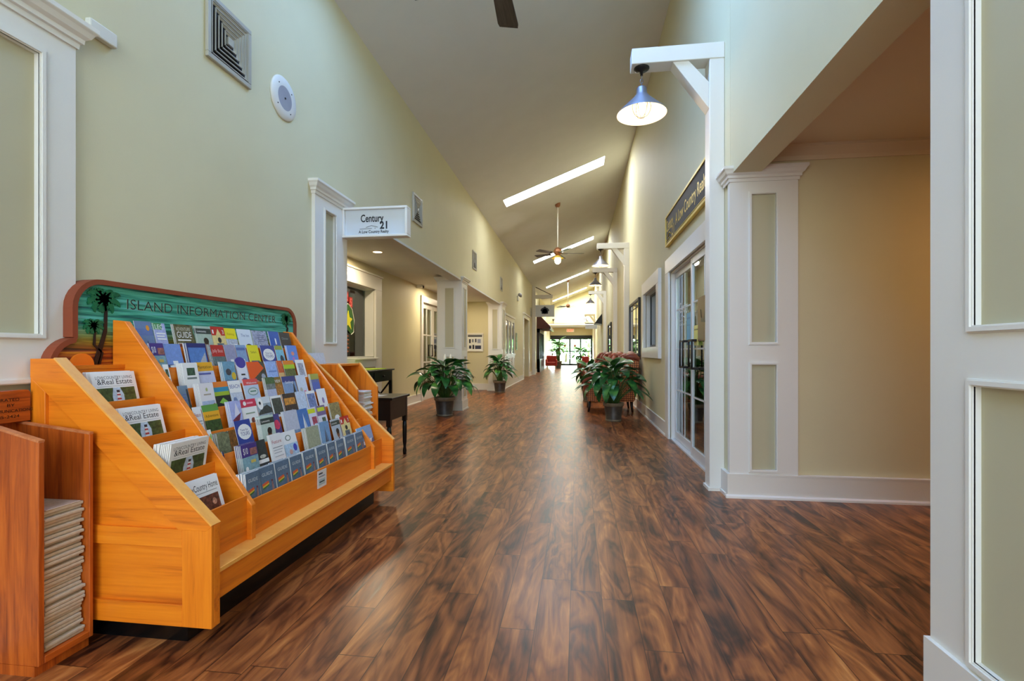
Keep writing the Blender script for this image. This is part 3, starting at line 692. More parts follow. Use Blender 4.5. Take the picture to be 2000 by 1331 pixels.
# the office behind the glass
m = MB(); m.box(5.2, 5.3, 4.07, 10, 0, 2.6); m.box(1.35, 5.2, 10, 10.1, 0, 2.6); struct('wall_office', m, M['offwall'], 'yellow office walls seen through the sliding glass doors')
m = MB(); m.box(1.35, 5.3, 4.07, 10.1, 2.6, 2.7); struct('ceiling_office', m, M['ceil'], 'office ceiling behind the glass doors')
m = MB(); m.box(1.36, 5.2, 4.08, 10, .001, .012); struct('floor_office', m, M['carpet'], 'green office carpet behind the glass doors')
r = thing('ceiling_panel_light', (2.6, 7.0, 2.6), 'bright ceiling light panel inside the office', 'ceiling light')
m = MB(); m.box(2.0, 3.2, 6.7, 7.3, 2.57, 2.6); m.build('light_housing', M['enamel'], r); m = MB(); m.box(2.04, 3.16, 6.74, 7.26, 2.562, 2.57); m.build('light_diffuser', M['tube'], r)
r = thing('office_desk', (3.0, 7.2, 0), 'pale office desk seen through the sliding glass doors', 'desk')
m = MB(); m.box(2.3, 3.8, 6.8, 7.6, .72, .75); m.build('desktop', M['trim'], r, bevel=.004)
m = MB(); m.box(2.36, 2.8, 6.86, 7.5, .0, .72); m.build('drawer_pedestal', M['offwall'], r)
m = MB(); m.box(3.72, 3.76, 6.86, 7.5, 0, .72); m.build('side_panel', M['offwall'], r)
r = thing('office_shelf', (2.2, 9.2, 0), 'low white shelf unit inside the office', 'shelf')
m = MB(); m.box(1.5, 1.53, 8.9, 9.3, 0, 1.2); m.box(2.9, 2.93, 8.9, 9.3, 0, 1.2); m.build('side_panel', M['trim'], r)
for z in (.1, .5, .9, 1.17): m = MB(); m.box(1.53, 2.9, 8.9, 9.3, z, z+.03); m.build('shelf', M['trim'], r)

# framed window on the right wall
def win_right():
    r = thing('window_1', (XR, 7.9, 1.1), 'white framed office window with pale blinds on the right wall', None, kind='structure')
    a, b, z0, z1 = 7.22, 8.58, 1.16, 2.06
    m = MB()
    for p in ((a-.2, b+.2, z1, z1+.2), (a-.2, b+.2, z0-.16, z0), (a-.2, a, z0, z1), (b, b+.2, z0, z1)): m.box(XR-.045, XR+.01, *p)
    m.build('window_casing', M['trim'], r, bevel=.004)
    m = MB(); m.box(XR+.01, XR+.2, a, b, z1-.015, z1); m.box(XR+.01, XR+.2, a, b, z0, z0+.015); m.box(XR+.01, XR+.2, a, a+.015, z0, z1); m.box(XR+.01, XR+.2, b-.015, b, z0, z1); m.build('window_jamb', M['trim'], r)
    m = MB()
    for p in ((a+.015, b-.015, z0+.015, z0+.05), (a+.015, b-.015, z1-.05, z1-.015), (a+.015, a+.05, z0+.05, z1-.05), (b-.05, b-.015, z0+.05, z1-.05)): m.box(XR+.07, XR+.1, *p)
    m.build('window_sash', M['frame'], r)
    m = MB(); m.box(XR+.08, XR+.086, a+.05, b-.05, z0+.05, z1-.05); m.build('glass_pane', M['glass'], r)
    m = MB()
    for k in range(34): z = z0+.06+k*.024; m.box(XR+.12, XR+.14, a+.03, b-.03, z, z+.014)
    m.build('window_blind', M['plastic'], r)
win_right()
# dark mirrors
def mirror(label, ya, yb, z0, z1, nb=3):
    r = thing('wall_mirror', (XR, (ya+yb)/2, z0), label, 'mirror', 'dark framed wall mirrors')
    m = MB()
    for p in ((ya, yb, z0, z0+.05), (ya, yb, z1-.05, z1), (ya, ya+.05, z0+.05, z1-.05), (yb-.05, yb, z0+.05, z1-.05)): m.box(XR-.045, XR, *p)
    m.build('mirror_frame', M['mframe'], r, bevel=.003)
    m = MB(); m.box(XR-.02, XR-.012, ya+.05, yb-.05, z0+.05, z1-.05); m.build('mirror_glass', M['mirror'], r)
    m = MB()
    for k in range(1, nb): y = ya+(yb-ya)*k/nb; m.box(XR-.028, XR-.02, y-.01, y+.01, z0+.05, z1-.05)
    m.box(XR-.028, XR-.02, ya+.05, yb-.05, z1-.16, z1-.145); m.build('mirror_bars', M['mframe'], r)
mirror('dark framed mirror between the office window and the second bracket post', 9.25, 10.95, 1.02, 2.1)
mirror('small distant dark framed mirror beyond the third bracket post', 16.9, 18.6, 1.0, 2.1)

# navy and gold sign over the office doors
def navy_sign():
    ya, yb, z0, z1 = 4.3, 6.47, 2.44, 2.80
    r = thing('shop_sign', (XR, 5.38, 2.44), 'navy board sign with gold lettering above the glass office doors', 'sign')
    m = MB(); m.box(XR-.03, XR, ya, yb, z0, z1); m.build('sign_board', M['navy'], r)
    m = MB()
    for p in ((ya-.012, yb+.012, z0-.014, z0+.012), (ya-.012, yb+.012, z1-.012, z1+.012), (ya-.012, ya+.012, z0+.012, z1-.012), (yb-.012, yb+.012, z0+.012, z1-.012)): m.box(XR-.04, XR-.005, *p)
    m.box(XR-.034, XR-.03, ya+.03, yb-.03, z0+.03, z0+.036); m.build('sign_rim', M['gold'], r)
    m = MB(); X = XR-.033
    m.text('Century', lambda u, v: (X, 6.42-u, 2.6+v), w=.42, h=.14, offset=.01); m.text('21', lambda u, v: (X, 6.1-u, 2.49+v), w=.16, h=.12, offset=.01)
    m.text('A Low Country Realty', lambda u, v: (X, 5.86-u, 2.56+v), w=1.42, h=.13, offset=.01)
    m.tube([(X, 6.42, 2.5), (X, 6.2, 2.5)], .005, 4); m.tube([(X, 6.34, 2.53), (X, 6.24, 2.57), (X, 6.14, 2.53)], .005, 4)
    m.build('sign_lettering', M['gold'], r)
navy_sign()
# white hanging box sign on the left
def box_sign():
    x0, x1, y0, y1, z0, z1 = -2.11, -1.50, 4.2, 4.3, 2.13, 2.40
    r = thing('hanging_sign', (-2.11, 4.25, 2.27), 'white box sign with black lettering projecting from the left pilaster', 'sign')
    m = MB(); m.box(x0+.018, x1-.022, y0+.03, y1-.03, z0+.02, z1-.02); m.build('sign_board', M['signw'], r)
    m = MB()
    for a, b, c, d in ((x0, x1, z0, z0+.02), (x0, x1, z1-.02, z1), (x0, x0+.018, z0+.02, z1-.02), (x1-.022, x1, z0+.02, z1-.02)): m.box(a, b, y0, y1, c, d)
    m.build('sign_frame', M['trim'], r, bevel=.003)
    m = MB(); Y = y0+.029
    m.text('Century', lambda u, v: (-1.945+u, Y, 2.272+v), w=.215, h=.066, offset=.02); m.text('21', lambda u, v: (-1.765+u, Y, 2.207+v), w=.07, h=.066, offset=.03)
    m.text('A Low Country Realty', lambda u, v: (-1.965+u, Y, 2.17+v), w=.285, h=.026, offset=.02)
    m.tube([(-1.955, Y, 2.208), (-1.84, Y, 2.211)], .0018, 4); m.tube([(-1.895, Y, 2.222), (-1.845, Y, 2.238), (-1.785, Y, 2.222)], .0018, 4); m.box(-1.812, -1.808, Y-.001, Y, 2.208, 2.218)
    m.build('sign_lettering', M['ink'], r)
box_sign()

# alcove window with blinds and neon-like figures
def alcove_window():
    r = thing('window_2', (-3.42, 6.6, 1.0), 'cream framed alcove window with brown blinds and coloured window lights', None, kind='structure')
    a, b, z0, z1 = 5.3, 7.95, 1.0, 2.15
    m = MB()
    for p in ((a-.26, b+.26, z1, z1+.24), (a-.26, a, .0, z1), (b, b+.26, 0, z1), (a, b, .84, z0)): m.box(-3.42, -3.385, *p)
    m.box(-3.42, -3.365, a-.28, b+.28, z1+.22, z1+.25); m.box(-3.42, -3.35, a-.02, b+.02, .97, z0)
    m.build('window_casing', M['trim'], r, bevel=.004)
    m = MB(); m.box(-3.42, -3.40, a, b, 0, .84); m.build('apron_panel', M['inset'], r)
    m = MB(); m.box(-3.62, -3.42, b-.02, b, z0, z1); m.box(-3.62, -3.42, a, b, z1-.02, z1); m.box(-3.62, -3.42, a, b, z0, z0+.02); m.box(-3.62, -3.42, a, a+.02, z0, z1); m.build('window_jamb', M['trim'], r)
    m = MB(); m.box(-3.58, -3.574, a+.02, b-.02, z0+.02, z1-.02); m.build('glass_pane', M['glass'], r)
    m = MB()
    for k in range(37): z = z0+.03+k*.03; m.box(-3.635, -3.612, a+.02, b-.02, z, z+.02)
    m.build('window_blind', M['blinds'], r)
    m = MB(); m.box(-3.605, -3.595, 7.62, 7.8, z0+.02, z1-.02); m.build('centre_mullion', M['alu'], r)
alcove_window()
m = MB(); X = -3.566
for k, (t_, y, z) in enumerate((('2', 7.2, 1.9), ('5', 7.34, 1.82), ('2', 7.06, 1.92))):
    m.box(X, X+.006, y-.01, y+.1, z-.02, z+.14, 0, (*lin((176, 40, 40)), 0)); m.text(t_, lambda u, v, y=y, z=z: (X+.008, y+u, z+v), w=.08, h=.12, col=(*lin((230, 120, 110)), 0))
T(m.build('window_numbers', M['print'], bevel=0), 'red number tiles stuck in the alcove window', 'window numbers')
r = thing('window_light', (X, 7.3, 1.2), 'green and yellow leaf shaped light in the alcove window', 'window light')
m = MB(); m.prism([(7.140, 1.78), (7.270, 1.84), (7.400, 1.76), (7.480, 1.6), (7.460, 1.42), (7.380, 1.38), (7.270, 1.44), (7.160, 1.42), (7.120, 1.6)], 'X', X, X+.01, 0, (*lin((40, 96, 30)), 0))
m.prism([(7.280, 1.74), (7.320, 1.64), (7.420, 1.62), (7.340, 1.56), (7.380, 1.45), (7.270, 1.52), (7.180, 1.46), (7.210, 1.57), (7.140, 1.64), (7.240, 1.65)], 'X', X+.01, X+.016, 0, (*lin((220, 214, 40)), 0)); m.build('leaf_panel', M['print'], r)
m = MB(); m.tube([(X+.012, y, z) for y, z in ((7.140, 1.79), (7.270, 1.85), (7.410, 1.77), (7.490, 1.6), (7.470, 1.41), (7.380, 1.37))], .007, 6); m.build('pale_outline', M['enamel'], r)
m = MB()
for k in range(5): m.lathe([(0, -.02), (.03, 0), (0, .02)], (X+.01, 7.24+.02*(k % 2), 1.34-k*.06), 10)
m.build('bead_string', mat('orange_glass_beads', (170, 90, 50), .3, var=.2), r)
# glazed alcove door
def alcove_door():
    r = thing('door_2', (-3.42, 11.4, 0), 'white glazed double door inside the left alcove', None, kind='structure')
    m = MB(); a, b = 10.55, 12.3
    for p in ((a-.13, b+.13, 2.2, 2.34), (a-.13, a, 0, 2.2), (b, b+.13, 0, 2.2)): m.box(-3.42, -3.385, *p)
    m.build('door_casing', M['trim'], r, bevel=.003)
    for k, (p, q) in enumerate(((a, 11.42), (11.43, b))):
        m = MB()
        for w in ((p, p+.1, 0, 2.2), (q-.1, q, 0, 2.2), (p+.1, q-.1, 0, .22), (p+.1, q-.1, 2.08, 2.2)): m.box(-3.48, -3.44, *w)
        for z in (.84, 1.46): m.box(-3.475, -3.445, p+.1, q-.1, z, z+.03)
        m.box(-3.475, -3.445, (p+q)/2-.012, (p+q)/2+.012, .22, 2.08)
        f = m.build('door_leaf', M['trim'], r)
        m = MB(); m.box(-3.463, -3.457, p+.1, q-.1, .22, 2.08); m.build('glass_pane', M['glassg'], f, world=False).location = (3.42, -11.4, 0)
    m = MB()
    for y in (11.3, 11.56):
        m.tube([(-3.41, y, .98), (-3.41, y, 1.26)], .012, 8); m.tube([(-3.41, y, .99), (-3.45, y, .99)], .01, 6); m.tube([(-3.41, y, 1.25), (-3.45, y, 1.25)], .01, 6)
    m.build('door_handle', M['iron'], r)
alcove_door()
m = MB(); m.box(-3.9, -3.85, 4.3, 14, 0, 2.6); struct('wall_shop', m, M['offwall'], 'dim interior wall behind the alcove window and door')
r = thing('security_camera', (-3.38, 10.25, 2.5), 'small white security camera under the alcove ceiling', 'security camera')
m = MB(); m.box(-3.42, -3.3, 10.17, 10.33, 2.47, 2.53); m.build('camera_body', M['plastic'], r, bevel=.01, seg=2); m = MB(); m.lathe([(.03, 0), (.025, .02), (0, .022)], (-3.3, 10.25, 2.49), 16, ax='X'); m.build('camera_eye', M['iron'], r)
# framed plan on the alcove end wall
def wall_frame(name, label, cat, x0, x1, y, z0, z1, prims, fr='trim'):
    r = thing(name, ((x0+x1)/2, y, z0), label, cat)
    m = MB(); w = .035
    for a, b, c, d in ((x0, x1, z0, z0+w), (x0, x1, z1-w, z1), (x0, x0+w, z0+w, z1-w), (x1-w, x1, z0+w, z1-w)): m.box(a, b, y-.03, y, c, d)
    m.build('picture_frame', M[fr], r, bevel=.003)
    m = MB(); m.box(x0+w, x1-w, y-.012, y, z0+w, z1-w, 0, (*lin((226, 228, 224)), 0))
    W_, H_ = x1-x0-2*w, z1-z0-2*w
    for a, b, c, d, co in prims: m.box(x0+w+a*W_, x0+w+b*W_, y-.013, y-.012, z0+w+c*H_, z0+w+d*H_, 0, (*lin(co), 0))
    m.build('printed_sheet', M['print'], r)
wall_frame('notice_board', 'white framed directory board on the alcove end wall', 'notice board', -3.17, -2.68, 13.9, 1.1, 1.63,
    [(0, 1, .84, .95, (70, 70, 74)), (.08, .2, .45, .7, (40, 44, 60)), (.28, .4, .5, .7, (120, 124, 140)), (.5, .6, .5, .72, (60, 60, 80)), (.66, .9, .45, .7, (150, 156, 180)), (.08, .24, .1, .3, (40, 44, 70)), (.32, .44, .08, .34, (30, 34, 50)), (.5, .92, .08, .3, (56, 60, 84))])

# left wall shop front: three slim windows over panels
r = thing('window_3', (XL, 15.4, 0), 'white panelled shop front with three slim dark windows on the left', None, kind='structure')
m = MB(); ya, yb = 14.38, 16.5
m.box(XL, XL+.03, ya, yb, .18, 1.0); m.box(XL, XL+.03, ya, yb, 2.05, 2.2); m.box(XL, XL+.06, ya-.02, yb+.02, .97, 1.03); m.box(XL, XL+.06, ya-.02, yb+.02, 2.18, 2.24)
for k in range(4): y = ya+(yb-ya)*k/3; m.box(XL, XL+.03, max(ya, y-.1), min(yb, y+.1), 1.03, 2.05)
m.build('window_casing', M['trim'], r)
for k in range(3):
    a = ya+(yb-ya)*k/3+.1; b = ya+(yb-ya)*(k+1)/3-.1
    m = MB(); m.box(XL, XL+.008, a, b, 1.03, 2.05); m.build('dark_glass', mat('dark_tinted_glass', (34, 52, 52), .06, var=.1), r)
    m = MB(); moulding(m, 'X', XL+.03, a, b, .3, .88, s=1); m.build('panel_moulding', M['trim'], r)
o = MB(); o.box(XL, XL+.02, 17.05, 17.35, 1.15, 1.75, 0, (*lin((58, 78, 58)), .4)); o.box(XL+.02, XL+.021, 17.1, 17.3, 1.5, 1.7, 0, (*lin((110, 140, 110)), .4))
T(o.build('wall_poster', M['print']), 'small dark green poster on the left wall past the shop front', 'poster')
r = thing('wall_spotlight', (XL, 17.5, 3.0), 'twin headed emergency spotlight high on the left wall', 'spotlight')
m = MB(); m.box(XL, XL+.05, 17.42, 17.58, 2.92, 3.1); m.build('lamp_body', M['plastic'], r)
for y in (17.36, 17.64): m = MB(); m.lathe([(.03, 0), (.06, .05), (.06, .1), (0, .1)], (XL+.04, y, 3.12), 14, ax='X'); m.build('lamp_head', M['zinc'], r)
# doorway trims on the left
m = MB(); m.box(XL, XL+.03, 19.35, 19.5, 0, 2.45); m.box(XL, XL+.03, 21.6, 21.75, 0, 2.45); m.box(XL, XL+.03, 19.35, 21.75, 2.45, 2.6); m.box(XL, XL+.07, 19.3, 21.8, 2.6, 2.65)
struct('trim_12', m, M['trim'], 'white casing around the far left doorway')
# tall left post with beam and hanging crest sign
r = thing('bracket_post', (-2.05, 23.4, 0), 'tall cream post reaching the ceiling on the left with a cross beam', 'post', 'white bracket posts')
m = MB(); m.box(XL+.002, -1.98, 23.3, 23.46, 0, cz(-2.15)-.01); m.build('post', M['trim'], r); m = MB(); m.box(-1.98, -1.17, 23.3, 23.46, 3.62, 3.79); m.build('arm_beam', M['trim'], r)
m = MB(); m.beam((-1.99, 23.38, 4.17), (-1.25, 23.38, 3.8), .03, .03); m.build('diagonal_stay', M['iron'], r)
r = thing('hanging_sign', (-1.54, 23.38, 3.62), 'cream hanging sign with dark crest under the tall left post beam', 'sign')
m = MB(); m.box(-1.99, -1.09, 23.35, 23.41, 2.75, 3.31); m.build('sign_board', M['signw'], r)
m = MB()
for x in (-1.8, -1.25): m.tube([(x, 23.38, 3.62), (x, 23.38, 3.31)], .008, 6)
m.build('hanging_chain', M['iron'], r)
m = MB(); pts = [(-1.54+.2*(1+.1*cos(5*a)+.06*cos(8*a))*cos(a+pi/2)*.95, 3.04+.17*(1+.1*cos(5*a)+.06*cos(8*a))*sin(a+pi/2)) for a in [2*pi*i/40 for i in range(40)]]
m.prism(pts, 'Y', 23.335, 23.35); m.build('crest_border', M['ink'], r)
m = MB(); m.lathe([(.12, 0), (.1, .012), (0, .012)], (-1.54, 23.335, 3.02), 20, ax='Y'); m.build('crest_centre', M['zinc'], r)
# brown awning storefront further on
r = thing('shingled_awning', (-1.9, 26.4, 2.3), 'brown shingled awning over the dark shop front on the left', 'awning')
m = MB(); m.prism([(XL+.004, 2.95), (-1.9, 2.93), (-1.42, 2.42), (-1.42, 2.31), (XL+.004, 2.31)], 'Y', 25.9, 29.4); m.build('awning_roof', M['brownroof'], r)
m = MB(); m.box(-1.46, -1.4, 25.88, 29.42, 2.28, 2.4); m.build('awning_fascia', M['darkwood'], r)
r = thing('dark_storefront', (-2.0, 27.6, 0), 'dark wooden shop front below the brown awning', 'shop front')
m = MB()
for y in (26.0, 26.9, 27.8, 28.7, 29.3): m.box(XL, -1.98, y-.06, y+.06, 0, 2.3)
m.box(XL, -1.98, 25.94, 29.36, 0, .7); m.box(XL, -1.98, 25.94, 29.36, 2.1, 2.3); m.build('shop_frame', M['darkwood'], r)
m = MB(); m.box(XL, -2.04, 26.06, 29.24, .7, 2.1); m.build('shop_glass', mat('dark_shop_glass', (40, 70, 62), .05, var=.1), r)
# small sign and dark awning on the right
r = thing('hanging_sign', (.85, 29, 2.55), 'small pale sign hanging on the right near the lobby', 'sign')
m = MB(); m.box(.45, 1.13, 28.98, 29.02, 2.42, 2.66); m.build('sign_board', M['signw'], r); m = MB(); m.tube([(.45, 29, 2.72), (1.15, 29, 2.72)], .015, 6); m.build('sign_rod', M['iron'], r)
m = MB(); m.prism([(XR, 2.9), (XR, 2.4), (.8, 2.45)], 'Y', 23.6, 25.0); T(m.build('door_canopy', M['frame']), 'small dark canopy on the right wall beyond the fourth bracket post', 'canopy')

# far entrance: sliding glass doors
r = thing('door_3', (-.6, 39.1, 0), 'dark framed glass entrance doors at the far end', None, kind='structure')
m = MB(); x0, x1 = -2.33, 1.15; Y0, Y1 = 39.05, 39.2
m.box(x0, x1, Y0, Y1, 2.13, 2.37); m.box(x0, x0+.1, Y0, Y1, 0, 2.13); m.box(x1-.08, x1, Y0, Y1, 0, 2.13); m.box(x0, x1, Y0, Y1, 0, .04); m.build('door_frame', M['frame'], r)
xs = [x0+.1, -1.42, -.6, .24, x1-.08]
for k in range(4):
    a, b = xs[k], xs[k+1]; m = MB(); w = .045 if k in (0, 3) else .055
    for p in ((a, a+w, .04, 2.13), (b-w, b, .04, 2.13)): m.box(p[0], p[1], 39.09, 39.14, p[2], p[3])
    m.box(a+w, b-w, 39.09, 39.14, .04, .14); m.box(a+w, b-w, 39.09, 39.14, 2.06, 2.13); m.box(a+w, b-w, 39.09, 39.14, 1.08, 1.15)
    f = m.build('door_leaf', M['frame'], r); m = MB(); m.box(a+w, b-w, 39.11, 39.116, .14, 2.06); m.build('glass_pane', M['glass'], f, world=False).location = (.6, -39.1, 0)
for x in (-1.0, -.2):
    m = MB(); m.lathe([(.09, 0), (.09, .004), (0, .004)], (x, 39.08, 1.55), 16, ax='Y'); T(m.build('door_sticker', mat('red_door_sticker', (150, 60, 50), .6)), 'small round red sticker on the far entrance glass, %s one' % ('left' if x < -.6 else 'right'), 'sticker')
r = thing('exit_sign', (-.55, 38.95, 2.98), 'lit red exit sign above the far entrance doors', 'exit sign')
m = MB(); m.box(-.86, -.26, 38.7, 38.76, 2.62, 2.88); m.build('sign_housing', M['enamel'], r, bevel=.01)
m = MB(); m.text('EXIT', lambda u, v: (-.8+u, 38.698, 2.67+v), w=.48, h=.16, offset=.03); m.build('exit_letters', M['exit'], r)
m = MB(); m.tube([(-.56, 38.73, 2.88), (-.56, 38.73, 2.98)], .02, 8); m.build('sign_stem', M['enamel'], r)
for x, n_ in ((-1.66, 'left'), (.52, 'right')):
    r = thing('gable_spotlight', (x, 34.1, 3.1), 'small dark spotlight on the %s of the far gable ledge' % n_, 'spotlight', 'gable ledge spotlights')
    m = MB(); m.lathe([(.05, 0), (.09, .12), (0, .12)], (x, 34.0, 3.22), 14, ax='Z'); m.build('lamp_head', M['iron'], r); m = MB(); m.tube([(x, 34.0, 3.22), (x, 34.14, 3.02)], .015, 6); m.build('lamp_arm', M['iron'], r)
# outdoors beyond the entrance
m = MB(); m.box(-14, 12, 39.3, 70, -.1, -.02); struct('ground', m, M['pave'], 'pale paving outside the far entrance')
m = MB(); m.box(-14, 12, 46, 70, -.02, 0.0); struct('lawn', m, M['grass'], 'lawn outside the far entrance')
random.seed(3)
def blob_tree(x, y, h, rr, label):
    r = thing('garden_tree', (x, y, 0), label, 'tree', 'trees outside the far entrance')
    m = MB(); m.tube([(x, y, 0), (x+.1, y, h*.5), (x, y, h*.7)], [.14, .1, .06], 8); m.build('trunk', M['bark'], r)
    m = MB()
    for k in range(420):
        a, b = random.uniform(0, 2*pi), random.uniform(-1, 1); q = rr*random.uniform(.6, 1); s = math.sqrt(1-b*b); c = (x+q*s*cos(a), y+q*s*sin(a), h*.72+q*b*.8)
        d = [random.uniform(-.28, .28) for _ in range(6)]
        m.add([c, (c[0]+d[0]+.15, c[1]+d[1], c[2]+d[2]), (c[0]+d[3], c[1]+d[4], c[2]+d[5]+.2), (c[0]-d[1]-.1, c[1]+d[0], c[2]-d[2])], [(0, 1, 2), (0, 2, 3)])
    m.build('crown', M['leafout'], r)
for k, (x, y, h, rr) in enumerate(((-3.4, 47, 3.0, 1.7), (-1.2, 51, 3.2, 1.9), (1.0, 48, 2.8, 1.5), (2.9, 52, 3.4, 1.9))):
    blob_tree(x, y, h, rr, 'pale green garden tree outside the far doors, number %s from the left' % ['one', 'two', 'three', 'four'][k])
# ================================================================ OAK BROCHURE RACK
RY0, RY1 = 1.64, 3.46        # outer faces of the side panels
LIP = [(-1.42-.0735*k, .447+.0965*k) for k in range(8)]      # k=0 lowest tier
LBL = [(-1.42, .477), (-1.571, .62), (-1.715, .758), (-1.863, .898), (-2.015, 1.042)]
rack = thing('brochure_rack', (-1.75, 2.57, 0), 'large golden oak tiered brochure rack under the carved island sign', 'display rack')
def prof_side(): return [(-2.10, .08), (-1.33, .08), (-1.33, .458), (-1.995, 1.072), (-2.10, 1.072)]
def rack_side(ya, yb, face):
    m = MB(); m.prism(prof_side(), 'Y', ya+(.014 if face else 0), yb); m.build('side_panel', M['oakX'], rack, bevel=.002)
    if face:   # frame boards standing proud of the recessed panels
        d0, d1 = ya, ya+.0145
        m = MB(); m.prism([(-2.1, .08), (-1.45, .08), (-1.45, .16), (-2.1, .16)], 'Y', d0, d1); m.build('bottom_rail', M['oakX'], rack, bevel=.0015)
        m = MB(); m.prism([(-2.1, .372), (-1.45, .372), (-1.45, .44), (-2.1, .44)], 'Y', d0, d1); m.build('middle_rail', M['oakX'], rack, bevel=.0015)
        m = MB(); m.prism([(-1.45, .08), (-1.33, .08), (-1.33, .458), (-1.352, .44), (-1.45, .44)], 'Y', d0, d1); m.build('front_stile', M['oakZ'], rack, bevel=.0015)
        m = MB(); m.prism([(-2.1, .44), (-2.035, .44), (-2.035, .945), (-2.1, 1.0)], 'Y', d0, d1); m.build('back_stile', M['oakZ'], rack, bevel=.0015)
        m = MB(); m.prism([(-1.35, .44), (-1.33, .458), (-1.995, 1.072), (-2.1, 1.072), (-2.1, 1.0), (-2.035, .945), (-1.465, .44)], 'Y', d0-.0003, d1); m.build('raking_rail', M['oakX'], rack)
    m = MB(); m.beam((-1.33, (ya+yb)/2, .459), (-1.996, (ya+yb)/2, 1.074), yb-ya+.001, .006); m.build('raking_cap', M['oakEdge'], rack)
rack_side(RY0, RY0+.045, True); rack_side(RY1-.03, RY1, False)
for ya, yb in ((1.955, 1.985), (3.245, 3.27)):
    m = MB(); m.prism([(-2.075, .26), (-1.395, .26), (-1.395, .436), (-2.012, 1.236), (-2.075, 1.242)], 'Y', ya, yb); m.build('divider', M['oakX'], rack, bevel=.003)
m = MB(); m.box(-2.115, -2.09, RY0+.02, RY1-.02, .1, 1.035); m.build('back_panel', M['oakY'], rack)
# bottom, ledge, fascia, front boards
m = MB(); m.box(-2.09, -1.36, RY0+.045, RY1-.03, .165, .18); m.build('bottom_board', M['oakY'], rack)
m = MB(); m.box(-1.365, -1.345, RY0+.045, RY1-.03, .165, .268); m.build('fascia', M['oakY'], rack)
m = MB(); m.box(-1.44, -1.332, RY0+.045, RY1-.03, .268, .286); m.build('ledge', M['oakEdge'], rack, bevel=.002)
C0, C1 = 1.985, 3.245
def tier(x, z, ya, yb, dz, xb, first=False):
    m = MB(); m.box(x-.007, x+.003, ya, yb, .262 if first else z-dz, z); m.build('tier_front', M['oakY'], rack)
    m = MB(); m.box(xb, x-.007, ya, yb, z-dz, z-dz+.008); m.build('tier_floor', M['oakY'], rack)
for k, (x, z) in enumerate(LIP): tier(x, z, C0, C1, .118, LIP[k+1][0] if k < 7 else -2.07, k == 0)
for k, (x, z) in enumerate(LBL[:-1]):
    tier(x, z, RY0+.045, 1.955, .15, LBL[k+1][0], k == 0); tier(x, z-.01, 3.27, RY1-.03, .15, LBL[k+1][0], k == 0)
for y0, y1, z in ((RY0+.045, 1.955, 1.042), (3.27, RY1-.03, 1.03)): m = MB(); m.box(-2.09, -2.01, y0, y1, z-.014, z); m.box(-2.023, -2.013, y0, y1, .76, z-.014); m.build('top_board', M['oakY'], rack)
m = MB(); m.box(-2.08, -1.465, RY0+.045, 3.40, 0, .17); m.build('kick_base', M['kick'], rack)
paper('notice_card', 'small white notice card on the front board of the oak rack', 'notice', -1.414, 2.53, 2.625, .345, .44, (226, 228, 230), extra=[(.12, .55, .78, .86, (70, 80, 92)), (.12, .8, .62, .68, (130, 150, 170)), (.12, .85, .15, .5, (176, 196, 204)), (.2, .75, .3, .36, (90, 120, 130))], face=1)

# ================================================================ CARVED SIGN
sg = thing('carved_sign', (-2.1, 2.6, 1.04), 'carved teal wooden sign with palms and orange sun above the brochure rack', 'sign')
def arc(cx, cy, r, a0, a1, n=8): return [(cx+r*cos(R(a0+(a1-a0)*i/n)), cy+r*sin(R(a0+(a1-a0)*i/n))) for i in range(n+1)]
def sign_outline(g):
    z0 = 1.04
    return ([(3.40-g, z0), ] + arc(3.40-.12, 1.415-.12, .12-g, 0, 90)+arc(1.77+.13, 1.415-.13, .13-g, 90, 180) +
            [(1.77+g, 1.16)] + arc(1.80, 1.04, .12-g if g else .12, 100, 180, 8))
o_out, o_in = sign_outline(0), sign_outline(.022)
m = MB(); m.prism(o_out, 'X', -2.135, -2.09); m.build('sign_back', M['signbrown'], sg)
m = MB(); m.prism(o_in, 'X', -2.09, -2.078); m.build('carved_face', M['carved'], sg)
m = MB(); n = len(o_out)   # raised rim between the outlines
v = [(-2.064, a, b) for a, b in o_out]+[(-2.064, a, b) for a, b in o_in]+[(-2.09, a, b) for a, b in o_out]+[(-2.09, a, b) for a, b in o_in]
fs = []
for i in range(n-1): j = i+1; fs += [(i, j, n+j, n+i), (2*n+i, 2*n+j, j, i), (n+i, n+j, 3*n+j, 3*n+i)]
m.add(v, fs); m.build('sign_rim', M['signbrown'], sg)
m = MB(); m.prism(arc(1.815, 1.042, .05, 0, 180, 20), 'X', -2.078, -2.068); m.build('orange_sun', M['sun'], sg)
def frond(m, cy, cz_, ang, L_, w, X0=-2.078, X1=-2.073):
    n = 10; a = R(ang); p = [cy, cz_]; d = -1 if cos(a) > 0 else 1; pts = []
    for i in range(n+1):
        t_ = i/n; pts.append((p[0], p[1], a)); p = [p[0]+L_/n*cos(a), p[1]+L_/n*sin(a)]; a += d*.19*(.4+t_)
    for i in range(n):
        q = []
        for (y, z, b), t_ in ((pts[i], i/n), (pts[i+1], (i+1)/n)):
            wd = w*math.sin(pi*min(1, .12+t_*.88))**.7*(1 if t_ < 1 else 0)
            q.append(((y-wd*.35*sin(b), z+wd*.35*cos(b)), (y+wd*.65*sin(b)*(1.15 if i % 2 else .8), z-wd*.65*cos(b)*(1.15 if i % 2 else .8))))
        (a0, b0), (a1, b1) = q
        if abs((a0[0]-b1[0])*(a1[1]-b0[1])-(a0[1]-b1[1])*(a1[0]-b0[0])) > 1e-9: m.prism([a0, a1, b1, b0], 'X', X0+.0001*i, X1)
